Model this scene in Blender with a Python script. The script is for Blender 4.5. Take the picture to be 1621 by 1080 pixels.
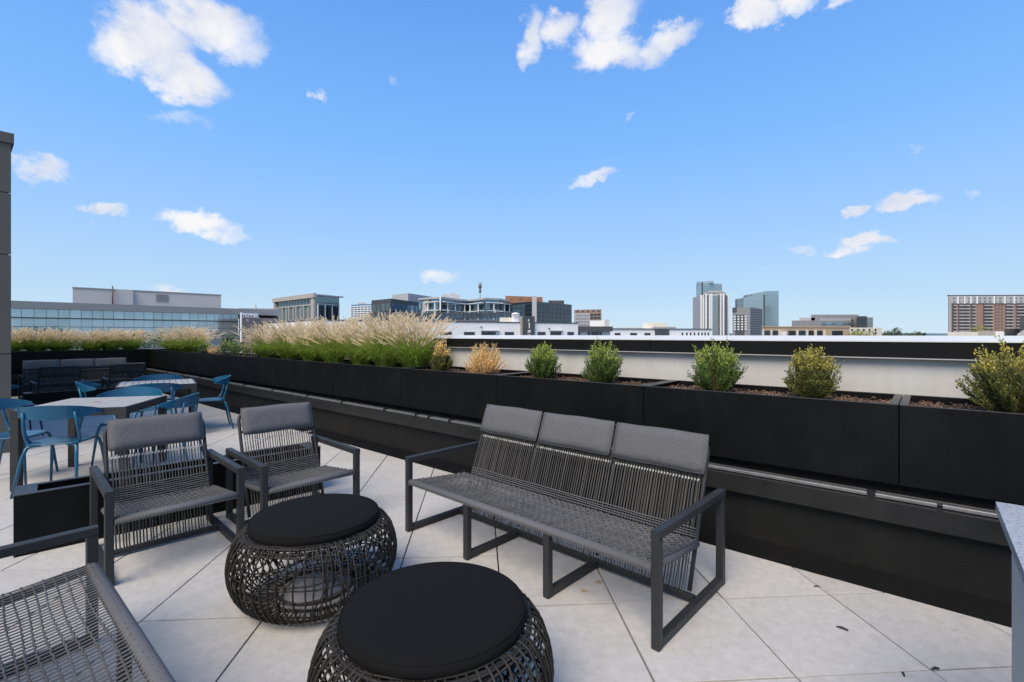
import bpy, math, random
from math import radians as R, sin, cos, pi, sqrt
from mathutils import Vector, Matrix, noise

scene = bpy.context.scene
for o in list(bpy.data.objects):
    bpy.data.objects.remove(o)
rnd = random.Random(7)

# ------------------------------------------------------------------ camera
F, CX, HY, H = 765.0, 810.5, 530.0, 1.45      # focal length in photo pixels, centre column, horizon row, eye height
cam_d = bpy.data.cameras.new('camera')
cam = bpy.data.objects.new('camera', cam_d)
scene.collection.objects.link(cam)
cam_d.sensor_width = 36.0
cam_d.lens = 36.0 * F / 1621.0
cam_d.shift_y = -(540.0 - HY) / 1621.0
cam_d.clip_start = 0.05
cam_d.clip_end = 9000
cam.location = (0, 0, H)
cam.rotation_euler = (R(90), 0, 0)
scene.camera = cam

# ------------------------------------------------------------------ sky and sun
SUN_EL, SUN_AZ = R(51), math.atan2(-0.88, -0.47)    # direction towards the sun, left and a little behind
sun_dir = Vector((cos(SUN_EL) * cos(SUN_AZ), cos(SUN_EL) * sin(SUN_AZ), sin(SUN_EL)))
sd = bpy.data.lights.new('sun', 'SUN')
sd.energy = 4.15
sd.angle = R(38)
sd.color = (1.0, 0.87, 0.70)
sun = bpy.data.objects.new('sun', sd)
scene.collection.objects.link(sun)
sun.rotation_euler = sun_dir.to_track_quat('Z', 'Y').to_euler()

world = bpy.data.worlds.new('World')
scene.world = world
world.use_nodes = True
wt = world.node_tree
wt.nodes.clear()
def wn(t, **k):
    n = wt.nodes.new(t)
    for a, b in k.items():
        setattr(n, a, b)
    return n
def wl(a, b): wt.links.new(a, b)
def setin(n, i, v):
    if hasattr(v, 'is_linked') or isinstance(v, bpy.types.NodeSocket): wl(v, n.inputs[i])
    else: n.inputs[i].default_value = v
def wm(op, a, b=None, c=None, clamp=False):
    n = wn('ShaderNodeMath', operation=op); n.use_clamp = clamp
    setin(n, 0, a)
    if b is not None: setin(n, 1, b)
    if c is not None: setin(n, 2, c)
    return n.outputs[0]
sky = wn('ShaderNodeTexSky', sky_type='NISHITA')
sky.sun_disc = False
sky.sun_elevation = SUN_EL
sky.sun_rotation = pi / 2 - SUN_AZ
sky.air_density = 1.0; sky.dust_density = 0.6; sky.ozone_density = 1.5
tc = wn('ShaderNodeTexCoord')
sepz = wn('ShaderNodeSeparateXYZ'); wl(tc.outputs['Generated'], sepz.inputs[0])
ramp = wn('ShaderNodeValToRGB')
wl(sepz.outputs[2], ramp.inputs[0])
SKYCOL = [(0.0, (.64, .82, .96)), (0.08, (.50, .73, .97)), (0.20, (.36, .63, 1.05)), (0.36, (.225, .52, 1.06)), (0.56, (.145, .385, .93)), (1.0, (.15, .34, .74))]
el = ramp.color_ramp.elements
while len(el) > 1: el.remove(el[-1])
el[0].position = SKYCOL[0][0]; el[0].color = (*SKYCOL[0][1], 1)
for p, c in SKYCOL[1:]:
    e = el.new(p); e.color = (*c, 1)
scl = wn('ShaderNodeVectorMath', operation='SCALE'); wl(ramp.outputs[0], scl.inputs[0]); scl.inputs[3].default_value = 10.0
mixs = wn('ShaderNodeMix', data_type='RGBA'); mixs.inputs[0].default_value = 0.92
wl(sky.outputs[0], mixs.inputs[6]); wl(scl.outputs[0], mixs.inputs[7])

# clouds: soft clumps standing at their compass directions, broken up by noise
def sky_dir(px, py): return Vector(((px - CX) / F, 1.0, (HY - py) / F)).normalized()
CLOUDS = [  # column, row, half width, half height, tilt, density
    (235, 65, 95, 62, 0, 1.25), (330, 35, 105, 52, 0, 1.2), (290, 125, 75, 42, -8, 1.2), (385, 75, 55, 40, 12, .7), (180,75,50,40,0,.8),
    (285, 190, 60, 16, -5, .42), (66, 266, 52, 24, 0, .85), (168, 332, 40, 12, 6, .95), (318, 356, 72, 24, -4, 1.25), (372,366,34,12,0,.6),
    (507, 165, 13, 11, 0, .7), (624, 130, 4, 8, 0, .3), (700, 437, 40, 15, 5, .6), (275, 456, 38, 12, 0, .7),
    (838, 62, 30, 45, 0, 1.0), (885, 50, 50, 24, 0, .85), (965, 22, 62, 50, 0, 1.1), (965, 78, 78, 36, 0, 1.15), (1062, 55, 52, 24, 22, 1.0), (1025, 78, 40, 26, 0, .8),
    (1190, 22, 52, 32, 0, 1.3), (1255, 5, 80, 26, 8, 1.05), (1350, -2, 50, 14, 4, .8),
    (940, 288, 42, 10, 22, .85), (1418, 322, 60, 19, 0, 1.25), (1345, 340, 22, 11, 0, .95), (1355, 390, 52, 19, 0, 1.2), (1272, 400, 24, 8, 0, .5), (1208, 422, 18, 9, 0, .5), (1545, 297, 18, 8, 0, .5), (1448,232,14,6,0,.35), (1005,188,12,8,0,.3),
]
mp = wn('ShaderNodeMapping'); mp.inputs['Scale'].default_value = (1, 1, 1.35)
wl(tc.outputs['Generated'], mp.inputs[0])
nA = wn('ShaderNodeTexNoise'); nA.inputs['Scale'].default_value = 9.0; nA.inputs['Detail'].default_value = 9; nA.inputs['Roughness'].default_value = 0.62
wl(mp.outputs[0], nA.inputs['Vector'])
nB = wn('ShaderNodeTexNoise'); nB.inputs['Scale'].default_value = 26.0; nB.inputs['Detail'].default_value = 8; nB.inputs['Roughness'].default_value = 0.6
wl(mp.outputs[0], nB.inputs['Vector'])
# the direction is bent by noise, so that no clump keeps a round outline
wv = wn('ShaderNodeVectorMath', operation='SUBTRACT'); wl(nA.outputs['Color'], wv.inputs[0]); wv.inputs[1].default_value = (.5, .5, .5)
ws = wn('ShaderNodeVectorMath', operation='SCALE'); wl(wv.outputs[0], ws.inputs[0]); ws.inputs[3].default_value = 0.085
wb = wn('ShaderNodeVectorMath', operation='SUBTRACT'); wl(nB.outputs['Color'], wb.inputs[0]); wb.inputs[1].default_value = (.5, .5, .5)
ws2 = wn('ShaderNodeVectorMath', operation='SCALE'); wl(wb.outputs[0], ws2.inputs[0]); ws2.inputs[3].default_value = 0.055
wa = wn('ShaderNodeVectorMath', operation='ADD'); wl(tc.outputs['Generated'], wa.inputs[0]); wl(ws.outputs[0], wa.inputs[1])
wa2 = wn('ShaderNodeVectorMath', operation='ADD'); wl(wa.outputs[0], wa2.inputs[0]); wl(ws2.outputs[0], wa2.inputs[1])
dirv = wa2.outputs[0]
def cloud_mask(c, hw, hh, tilt, dens, prev):
    right = Vector((c.y, -c.x, 0)).normalized(); up = right.cross(c)
    if up.z < 0: up = -up
    t = R(tilt); a = right * cos(t) + up * sin(t); b = -right * sin(t) + up * cos(t)
    def axis(ax, w):
        off = -c.dot(ax) / w
        d = wn('ShaderNodeVectorMath', operation='DOT_PRODUCT'); wl(dirv, d.inputs[0]); d.inputs[1].default_value = ax / w
        return d.outputs['Value']
    da, db = axis(a, hw), axis(b, hh)
    q = wm('MULTIPLY', da, da); q = wm('MULTIPLY_ADD', db, db, q)
    dc = wn('ShaderNodeVectorMath', operation='DOT_PRODUCT'); wl(dirv, dc.inputs[0]); dc.inputs[1].default_value = c
    side = wm('GREATER_THAN', dc.outputs['Value'], 0.3)
    m = wm('SUBTRACT', 1.0, q, clamp=True)
    m = wm('MULTIPLY', m, side)
    m = wm('MULTIPLY', m, dens * 1.12)
    return m if prev is None else wm('MAXIMUM', prev, m)
acc = None
for (px, py, hw, hh, tl, dn) in CLOUDS:
    v = Vector(((px - CX) / F, 1.0, (HY - py) / F)); L = v.length
    az = sqrt(1 + ((px - CX) / F) ** 2)
    acc = cloud_mask(v.normalized(), hw / F / L * (az / L if L > az else 1) * .98 * (1 / az) ** .6, hh / F / L, tl, dn, acc)
r2 = random.Random(3)
for i in range(20):        # sky goes on behind the camera, unseen clouds added to whiten blue shade
    a = r2.uniform(pi * 1.05, pi * 1.95); e = r2.uniform(.2, 1.25)
    acc = cloud_mask(Vector((cos(a) * cos(e), sin(a) * cos(e), sin(e))), r2.uniform(.09, .24), r2.uniform(.05, .12), 0, 1.2, acc)
ns = wm('MULTIPLY_ADD', nB.outputs['Fac'], 1.8, -0.88)
dn = wm('ADD', acc, wm('MULTIPLY', ns, wm('MINIMUM', wm('MULTIPLY', acc, 2.2), 0.62)))
mr = wn('ShaderNodeMapRange', interpolation_type='SMOOTHSTEP'); wl(dn, mr.inputs[0])
mr.inputs[1].default_value = 0.0; mr.inputs[2].default_value = 1.22; mr.inputs[3].default_value = 0; mr.inputs[4].default_value = 0.97
cr = wn('ShaderNodeMix', data_type='RGBA')
cr.inputs[6].default_value = (7.4, 7.7, 8.7, 1); cr.inputs[7].default_value = (9.6, 9.5, 9.6, 1)
mr2 = wn('ShaderNodeMapRange'); wl(nA.outputs['Fac'], mr2.inputs[0]); mr2.inputs[1].default_value = .38; mr2.inputs[2].default_value = .58
wl(mr2.outputs[0], cr.inputs[0])
mixc = wn('ShaderNodeMix', data_type='RGBA'); wl(mr.outputs[0], mixc.inputs[0]); wl(mixs.outputs[2], mixc.inputs[6]); wl(cr.outputs[2], mixc.inputs[7])
bg = wn('ShaderNodeBackground'); wl(mixc.outputs[2], bg.inputs[0]); bg.inputs[1].default_value = 0.1
wo = wn('ShaderNodeOutputWorld'); wl(bg.outputs[0], wo.inputs[0])
try:
    world.cycles.sampling_method = 'MANUAL'; world.cycles.sample_map_resolution = 512
except Exception: pass

scene.view_settings.view_transform = 'Standard'
scene.view_settings.look = 'None'
scene.view_settings.exposure = 0.0
scene.view_settings.gamma = 1.0
scene.view_settings.use_curve_mapping = False

# ------------------------------------------------------------------ frames of reference
A49 = R(49.3)
U = Vector((-sin(A49), cos(A49), 0))      # along the long planter wall, away from the camera
N = Vector((cos(A49), sin(A49), 0))       # across it, outwards
def P(u, n, z=0.0): return U * u + N * n + Vector((0, 0, z))
def far(px, D): return Vector(((px - CX) / F * D, D, 0))
def hz(py, D): return H + (HY - py) / F * D

# ------------------------------------------------------------------ materials
def srgb(r, g, b):
    f = lambda c: (c / 255 / 12.92) if c / 255 <= .04045 else ((c / 255 + .055) / 1.055) ** 2.4
    return (f(r), f(g), f(b), 1)
def mat(name, col, rough=.6, metal=0.0, spec=.5, nscale=None, namt=0.0, bump=0.0, bscale=None, isl=0.0, objr=0.0, trans=0.0, col2=None, coat=0.0, bdist=.01, speck=None, ncoord='Object', streak=None, stain=0, crease=0):
    m = bpy.data.materials.new(name); m.use_nodes = True
    nt = m.node_tree; b = nt.nodes['Principled BSDF']
    b.inputs['Base Color'].default_value = col if len(col) == 4 else (*col, 1)
    b.inputs['Roughness'].default_value = rough; b.inputs['Metallic'].default_value = metal
    b.inputs['Specular IOR Level'].default_value = spec
    if coat: b.inputs['Coat Weight'].default_value = coat; b.inputs['Coat Roughness'].default_value = .1
    t = nt.nodes.new('ShaderNodeTexCoord')
    src_ = t.outputs[ncoord]
    if objr:      # every copy gets its own piece of the pattern
        oi = nt.nodes.new('ShaderNodeObjectInfo'); mm = nt.nodes.new('ShaderNodeMath'); mm.operation = 'MULTIPLY'; mm.inputs[1].default_value = 97.0
        nt.links.new(oi.outputs['Random'], mm.inputs[0]); va = nt.nodes.new('ShaderNodeVectorMath'); va.operation = 'ADD'
        nt.links.new(t.outputs[ncoord], va.inputs[0]); nt.links.new(mm.outputs[0], va.inputs[1]); src_ = va.outputs[0]
    c = None
    base = col if len(col) == 4 else (*col, 1)
    if nscale:
        n = nt.nodes.new('ShaderNodeTexNoise'); n.inputs['Scale'].default_value = nscale; n.inputs['Detail'].default_value = 6; n.inputs['Roughness'].default_value = .65
        nt.links.new(src_, n.inputs['Vector'])
        mr = nt.nodes.new('ShaderNodeMapRange'); nt.links.new(n.outputs['Fac'], mr.inputs[0]); mr.inputs[1].default_value = .3; mr.inputs[2].default_value = .7
        mx = nt.nodes.new('ShaderNodeMix'); mx.data_type = 'RGBA'
        nt.links.new(mr.outputs[0], mx.inputs[0])
        c2 = col2 if col2 else tuple(min(1, v * (1 + namt)) for v in base[:3])
        mx.inputs[6].default_value = (*[v * (1 - namt * (0 if col2 else 1)) for v in base[:3]], 1)
        mx.inputs[7].default_value = (*c2[:3], 1)
        c = mx.outputs[2]
        # roughness breaks up too
        rr = nt.nodes.new('ShaderNodeMapRange'); nt.links.new(n.outputs['Fac'], rr.inputs[0]); rr.inputs[1].default_value = .3; rr.inputs[2].default_value = .7
        rr.inputs[3].default_value = max(0.02, rough - .07); rr.inputs[4].default_value = min(1, rough + .07)
        nt.links.new(rr.outputs[0], b.inputs['Roughness'])
    if speck:
        v = nt.nodes.new('ShaderNodeTexNoise'); v.inputs['Scale'].default_value = speck[0]; v.inputs['Detail'].default_value = 2
        nt.links.new(src_, v.inputs['Vector'])
        mr = nt.nodes.new('ShaderNodeMapRange'); nt.links.new(v.outputs['Fac'], mr.inputs[0]); mr.inputs[1].default_value = speck[1]; mr.inputs[2].default_value = speck[1] + .05
        mx = nt.nodes.new('ShaderNodeMix'); mx.data_type = 'RGBA'; nt.links.new(mr.outputs[0], mx.inputs[0])
        if c is not None: nt.links.new(c, mx.inputs[6])
        else: mx.inputs[6].default_value = base
        mx.inputs[7].default_value = (*speck[2], 1)
        c = mx.outputs[2]
    if streak or stain:
        geo = nt.nodes.new('ShaderNodeNewGeometry'); mpn = nt.nodes.new('ShaderNodeMapping'); mpn.inputs['Scale'].default_value = (2.2, 2.2, 1.1) if streak else (1.3, 1.3, 1.3)
        nt.links.new(geo.outputs['Position'], mpn.inputs[0]); n = nt.nodes.new('ShaderNodeTexNoise'); n.inputs['Scale'].default_value = 1.6 if streak else 1.0; n.inputs['Detail'].default_value = 7; n.inputs['Roughness'].default_value = .7
        nt.links.new(mpn.outputs[0], n.inputs['Vector']); mr = nt.nodes.new('ShaderNodeMapRange'); nt.links.new(n.outputs['Fac'], mr.inputs[0]); mr.inputs[1].default_value = .47; mr.inputs[2].default_value = .75
        mr.inputs[4].default_value = 1.0 if streak else stain
        mx = nt.nodes.new('ShaderNodeMix'); mx.data_type = 'RGBA'; nt.links.new(mr.outputs[0], mx.inputs[0])
        if c is not None: nt.links.new(c, mx.inputs[6])
        else: mx.inputs[6].default_value = base
        mx.inputs[7].default_value = (*(streak if streak else (.27, .25, .21)), 1); c = mx.outputs[2]
    if isl or objr:
        src = nt.nodes.new('ShaderNodeNewGeometry').outputs['Random Per Island'] if isl else nt.nodes.new('ShaderNodeObjectInfo').outputs['Random']
        k = isl or objr
        mr = nt.nodes.new('ShaderNodeMapRange'); nt.links.new(src, mr.inputs[0]); mr.inputs[3].default_value = 1 - k; mr.inputs[4].default_value = 1 + k
        sc = nt.nodes.new('ShaderNodeVectorMath'); sc.operation = 'SCALE'
        if c is not None: nt.links.new(c, sc.inputs[0])
        else: sc.inputs[0].default_value = base[:3]
        nt.links.new(mr.outputs[0], sc.inputs[3])
        c = sc.outputs[0]
    if c is not None: nt.links.new(c, b.inputs['Base Color'])
    if bump:
        n = nt.nodes.new('ShaderNodeTexNoise'); n.inputs['Scale'].default_value = bscale or 100; n.inputs['Detail'].default_value = 4
        nt.links.new(src_, n.inputs['Vector'])
        bp = nt.nodes.new('ShaderNodeBump'); bp.inputs['Strength'].default_value = bump; bp.inputs['Distance'].default_value = bdist
        nt.links.new(n.outputs['Fac'], bp.inputs['Height']); nt.links.new(bp.outputs[0], b.inputs['Normal'])
        if crease:
            n2 = nt.nodes.new('ShaderNodeTexNoise'); n2.inputs['Scale'].default_value = 9; n2.inputs['Detail'].default_value = 3; n2.inputs['Distortion'].default_value = 1.2; nt.links.new(src_, n2.inputs['Vector'])
            b2n = nt.nodes.new('ShaderNodeBump'); b2n.inputs['Strength'].default_value = crease; b2n.inputs['Distance'].default_value = .02
            nt.links.new(n2.outputs['Fac'], b2n.inputs['Height']); nt.links.new(b2n.outputs[0], bp.inputs['Normal'])
    if trans:
        tr = nt.nodes.new('ShaderNodeBsdfTranslucent')
        if c is not None: nt.links.new(c, tr.inputs[0])
        else: tr.inputs[0].default_value = base
        ms = nt.nodes.new('ShaderNodeMixShader'); ms.inputs[0].default_value = trans
        out = nt.nodes['Material Output']
        nt.links.new(b.outputs[0], ms.inputs[1]); nt.links.new(tr.outputs[0], ms.inputs[2]); nt.links.new(ms.outputs[0], out.inputs[0])
    return m
M = {}
M['frame'] = mat('anthracite_powder_coat', (.030, .031, .033), .5, spec=.34, bump=.15, bscale=900, nscale=7, namt=.12)
M['frame_lit'] = mat('brushed_dark_steel', (.10, .10, .105), .32, metal=.6, nscale=20, namt=.15)  # lighter grey steel of the trough rims
M['cord'] = mat('grey_rope_cord', (.088, .087, .084), .8, spec=.25, isl=.30, bump=.4, bscale=700, bdist=.002)
M['cord_seat'] = mat('grey_seat_cord', (.115, .115, .117), .8, spec=.25, isl=.22, bump=.4, bscale=700, bdist=.002)
M['cord_light'] = mat('pale_rope_knots', (.50, .48, .45), .8, isl=.35)
M['cushion'] = mat('grey_outdoor_fabric', (.125, .125, .130), .92, spec=.15, nscale=170, namt=.22, bump=.5, bscale=900, bdist=.003, objr=.03, crease=.30)
M['otto_top'] = mat('black_outdoor_fabric', (.0085, .0085, .0087), .93, spec=.12, nscale=500, namt=.35, bump=.3, bscale=1500, bdist=.002, objr=.03, crease=.22)
M['wicker'] = mat('dark_wicker', (.026, .024, .021), .6, spec=.3, isl=.4, nscale=60, namt=.3, bump=.3, bscale=500, bdist=.002)
M['paver'] = mat('concrete_paver', (.455, .441, .418), .82, spec=.3, nscale=18, namt=.10, objr=.06, bump=.6, bscale=220, bdist=.003, speck=(120, .645, (.56, .55, .53)), stain=.16)
M['joint'] = mat('paver_bed', (.018, .017, .016), .95)
M['black'] = mat('black_planter_steel', (.0040, .0042, .0046),   .5, spec=.17, nscale=3.5, namt=.22, bump=.05, bscale=6, streak=(.0085, .0084, .0080))
M['blackrim'] = mat('planter_rim', (.055, .055, .054), .4, spec=.5, nscale=30, namt=.2)
M['coping'] = mat('dark_bronze_coping', (.014, .014, .0135), .40, spec=.35, nscale=8, namt=.2, streak=(.022, .0215, .020))
M['base'] = mat('black_membrane', (.0025, .0025, .0027), .75, spec=.12, nscale=6, namt=.4, bump=.3, bscale=30)
M['wallblk'] = mat('dark_wall_coating', (.0075, .0075, .0072), .6, spec=.22, nscale=4, namt=.2, bump=.2, bscale=120, streak=(.0125, .012, .011))
M['rail'] = mat('grey_aluminium_rail', (.28, .28, .28),   .45, metal=.6, nscale=14, namt=.15)
M['clip'] = mat('black_clip', (.01, .01, .01), .5)
M['whitewall'] = mat('off_white_parapet', (.56, .55, .52), .75, nscale=1.6, namt=.04, bump=.08, bscale=200, streak=(.47, .45, .41))
M['whitecap'] = mat('pale_metal_cap', (.66, .65, .63), .5, nscale=2.5, namt=.04)
M['fascia'] = mat('black_fascia', (.0065, .0065, .0065), .6, spec=.18, nscale=6, namt=.2)
M['cladding'] = mat('grey_brown_cladding', (.090, .086, .075), .6, nscale=2, namt=.06)
M['mulch'] = mat('shredded_bark_mulch', (.17, .105, .075), .9, isl=.6, nscale=40, namt=.3)
M['soil'] = mat('dark_soil', (.045, .028, .020), .95, nscale=60, namt=.5, bump=.8, bscale=90)
M['blue'] = mat('blue_painted_metal', (.008, .093, .178), .30, spec=.5, nscale=9, namt=.06)
M['tabletop'] = mat('bleached_wood_slat', (.37, .355, .33), .55, nscale=22, namt=.12, objr=.06)
M['granite'] = mat('speckled_grey_granite', (.36, .36, .375), .3, spec=.5, nscale=160, namt=.3, speck=(240, .60, (.12, .12, .13)))
M['counterbody'] = mat('beige_counter_panel', (.45, .42, .38), .7, nscale=6, namt=.05)
M['blade'] = mat('green_grass_blade', (.31, .43, .07), .6, spec=.3, isl=.45, trans=.35)
M['plume'] = mat('beige_grass_plume', (.93, .80, .58), .9, spec=.1, isl=.28, trans=.45)
M['stem'] = mat('straw_stem', (.42, .34, .15), .8, isl=.3, trans=.2)
M['leaf'] = mat('green_bush_leaf', (.115, .185, .035), .45, spec=.4, isl=.5, trans=.25)
M['leaf2'] = mat('olive_bush_leaf', (.155, .175, .040), .45, spec=.4, isl=.5, trans=.25)
M['tipleaf'] = mat('fresh_tip_leaf', (.38, .45, .07), .45, spec=.4, isl=.4, trans=.3)  # yellow-green leaf for the upper twig ends
M['goldtip'] = mat('golden_tip_leaf', (.50, .43, .08), .5, spec=.3, isl=.4, trans=.3)
M['dryleaf'] = mat('dry_tan_leaf', (.95, .66, .26), .7, spec=.2, isl=.4, trans=.3)
M['twig'] = mat('brown_twig', (.10, .07, .045), .8)
M['pinktwig'] = mat('dead_twig', (.30, .20, .14), .8)
M['rust'] = mat('rust_stain', (.50, .33, .13), .85, nscale=25, namt=.2)
M['stone'] = mat('beige_stone', (.42, .38, .34), .8, nscale=.6, namt=.05)
M['tan'] = mat('tan_stucco', (.46, .34, .23), .85, nscale=.4, namt=.06)
M['whiteb'] = mat('white_stucco', (.86, .85, .85), .8, nscale=.3, namt=.03)
M['creamb'] = mat('cream_stucco', (.66, .62, .52), .8, nscale=.3, namt=.03)
M['glass'] = mat('pale_blue_glass', (.40, .50, .54), .10, metal=.65, spec=.8, nscale=.7, namt=.06, objr=.10)
M['glassd'] = mat('dark_glass', (.022, .032, .045), .12, spec=.8, nscale=.6, namt=.4, objr=.3)
M['glassg'] = mat('green_glass', (.20, .28, .28), .14, metal=.45, spec=.8, nscale=.5, namt=.15, objr=.25)
M['glassb'] = mat('blue_glass', (.16, .27, .36), .12, metal=.5, spec=.8, nscale=.5, namt=.15, objr=.3)
M['tealtower'] = mat('teal_tower_glass', (.38, .47, .49), .16, metal=.45, spec=.7, nscale=.03, namt=.10)  # glass colour paled to stand in for distance haze
M['greyb'] = mat('grey_metal_panel', (.25, .255, .265), .6, nscale=.5, namt=.05)
M['lgreyb'] = mat('light_grey_panel', (.44, .43, .435), .7, nscale=.5, namt=.03)
M['dgreyb'] = mat('dark_grey_panel', (.072, .075, .082), .55, nscale=.5, namt=.1)
M['mauve'] = mat('mauve_grey_panel', (.47, .455, .45), .75, nscale=.3, namt=.03)
M['brick'] = mat('red_brown_brick', (.29, .19, .155), .85, nscale=1.2, namt=.15)
M['brick2'] = mat('grey_brown_brick', (.20, .165, .15), .85, nscale=2.5, namt=.2)
M['orange'] = mat('orange_brick', (.40, .19, .10), .85, nscale=1, namt=.1)
M['white'] = mat('white_paint', (.80, .80, .80), .5)
M['crown'] = mat('tree_leaves', (.065, .10, .03), .7, isl=.5, trans=.2)
M['crowny'] = mat('yellow_green_leaves', (.22, .24, .025), .7, isl=.4, trans=.2)
M['bark'] = mat('tree_bark', (.09, .07, .05), .9)
M['city'] = mat('city_ground', (.10, .105, .08), .95, nscale=.02, namt=.4)
M['ridge'] = mat('wooded_ridge', (.12, .17, .20), .95, nscale=.01, namt=.2)  # distance haze put into the colour as a blue tint

# wrapped-rope material for seat bars: fine ridges across the bar
def wrapped():
    m = mat('rope_wrapped_bar', (.150, .150, .156), .75, spec=.3)
    nt = m.node_tree; b = nt.nodes['Principled BSDF']
    t = nt.nodes.new('ShaderNodeTexCoord')
    w = nt.nodes.new('ShaderNodeTexWave'); w.bands_direction = 'X'; w.inputs['Scale'].default_value = 42; w.inputs['Distortion'].default_value = .6; w.inputs['Detail'].default_value = 1
    nt.links.new(t.outputs['Object'], w.inputs['Vector'])
    bp = nt.nodes.new('ShaderNodeBump'); bp.inputs['Strength'].default_value = .9; bp.inputs['Distance'].default_value = .003
    nt.links.new(w.outputs['Fac'], bp.inputs['Height']); nt.links.new(bp.outputs[0], b.inputs['Normal'])
    mx = nt.nodes.new('ShaderNodeMix'); mx.data_type = 'RGBA'; nt.links.new(w.outputs['Fac'], mx.inputs[0])
    mx.inputs[6].default_value = (.085, .085, .09, 1); mx.inputs[7].default_value = (.20, .20, .205, 1)
    nt.links.new(mx.outputs[2], b.inputs['Base Color'])
    return m
M['wrap'] = wrapped()

# ------------------------------------------------------------------ mesh helpers
class MB:
    def __init__(s): s.v = []; s.f = []; s.smooth = []
    def add(s, vs, fs, smooth=False):
        k = len(s.v); s.v.extend([tuple(v) for v in vs]); s.f.extend([tuple(i + k for i in f) for f in fs]); s.smooth.extend([smooth] * len(fs)); return s
    def box(s, x0, x1, y0, y1, z0, z1, mtx=None):
        vs = [Vector((x, y, z)) for x in (x0, x1) for y in (y0, y1) for z in (z0, z1)]
        if mtx: vs = [mtx @ v for v in vs]
        return s.add(vs, [(0, 1, 3, 2), (4, 6, 7, 5), (0, 4, 5, 1), (2, 3, 7, 6), (0, 2, 6, 4), (1, 5, 7, 3)])
    def obox(s, o, a, b, c):      # corner and three edge vectors
        o = Vector(o); a = Vector(a); b = Vector(b); c = Vector(c)
        vs = [o + a * i + b * j + c * k for i in (0, 1) for j in (0, 1) for k in (0, 1)]
        f = [(0, 1, 3, 2), (4, 6, 7, 5), (0, 4, 5, 1), (2, 3, 7, 6), (0, 2, 6, 4), (1, 5, 7, 3)]
        if a.cross(b).dot(c) < 0: f = [tuple(reversed(q)) for q in f]
        return s.add(vs, f)
    def bar(s, p, q, w, h=None, up=(0, 0, 1), bevel=0.0):   # rectangular bar, chamfered
        h = h or w; p = Vector(p); q = Vector(q); d = (q - p).normalized(); up = Vector(up)
        if abs(d.dot(up)) > .99: up = Vector((0, 1, 0))
        r = d.cross(up).normalized(); u2 = r.cross(d)
        b = bevel or min(w, h) * .12
        prof = [(-w / 2 + b, -h / 2), (w / 2 - b, -h / 2), (w / 2, -h / 2 + b), (w / 2, h / 2 - b), (w / 2 - b, h / 2), (-w / 2 + b, h / 2), (-w / 2, h / 2 - b), (-w / 2, -h / 2 + b)]
        vs = [p + r * a + u2 * c for a, c in prof] + [q + r * a + u2 * c for a, c in prof]
        fs = [(i, (i + 1) % 8, 8 + (i + 1) % 8, 8 + i) for i in range(8)] + [tuple(range(7, -1, -1)), tuple(range(8, 16))]
        return s.add(vs, fs)
    def tube(s, pts, r, n=6, closed=False, caps=True):
        pts = [Vector(p) for p in pts]; k = len(pts); rs = r if isinstance(r, (list, tuple)) else [r] * k
        vs = []; up = Vector((0, 0, 1))
        t0 = (pts[1] - pts[0]).normalized()
        if abs(t0.dot(up)) > .9: up = Vector((0, 1, 0)) if abs(t0.y) < .9 else Vector((1, 0, 0))
        rgt = t0.cross(up).normalized()
        for i in range(k):
            if closed: t = (pts[(i + 1) % k] - pts[i - 1]).normalized()
            else: t = (pts[min(i + 1, k - 1)] - pts[max(i - 1, 0)])
            t = t.normalized() if t.length > 1e-9 else t0
            rgt = (rgt - t * rgt.dot(t)).normalized(); bi = t.cross(rgt)
            for j in range(n):
                a = 2 * pi * j / n; vs.append(pts[i] + (rgt * cos(a) + bi * sin(a)) * rs[i])
        fs = []
        for i in range(k if closed else k - 1):
            i2 = (i + 1) % k
            for j in range(n): fs.append((i * n + j, i * n + (j + 1) % n, i2 * n + (j + 1) % n, i2 * n + j))
        if not closed and caps: fs += [tuple(range(n - 1, -1, -1)), tuple((k - 1) * n + j for j in range(n))]
        return s.add(vs, fs, n > 4)
    def lathe(s, prof, n=32, c=(0, 0, 0)):
        c = Vector(c); vs = []; fs = []
        for r, z in prof:
            for j in range(n): a = 2 * pi * j / n; vs.append(c + Vector((r * cos(a), r * sin(a), z)))
        for i in range(len(prof) - 1):
            for j in range(n): fs.append((i * n + j, i * n + (j + 1) % n, (i + 1) * n + (j + 1) % n, (i + 1) * n + j))
        return s.add(vs, fs, True)
    def prism(s, foot, z0, z1):    # foot: list of xy, z1 may be a list
        k = len(foot); area = sum(foot[i][0] * foot[(i + 1) % k][1] - foot[(i + 1) % k][0] * foot[i][1] for i in range(k))
        if area < 0: foot = foot[::-1]; z1 = z1[::-1] if isinstance(z1, list) else z1
        zt = z1 if isinstance(z1, list) else [z1] * k
        vs = [(p[0], p[1], z0) for p in foot] + [(p[0], p[1], zt[i]) for i, p in enumerate(foot)]
        fs = [(i, (i + 1) % k, k + (i + 1) % k, k + i) for i in range(k)] + [tuple(range(k - 1, -1, -1)), tuple(range(k, 2 * k))]
        return s.add(vs, fs)
    def mesh(s, name):
        me = bpy.data.meshes.new(name); me.from_pydata(s.v, [], s.f)
        me.polygons.foreach_set('use_smooth', s.smooth); me.update(); return me
    def build(s, name, m, parent=None, kind=None):
        me = s.mesh(name); me.materials.append(m); return link(name, me, parent, kind)
def link(name, me, parent=None, kind=None):
    o = bpy.data.objects.new(name, me); scene.collection.objects.link(o)
    if parent: o.parent = parent
    if kind: o['kind'] = kind
    return o
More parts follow.
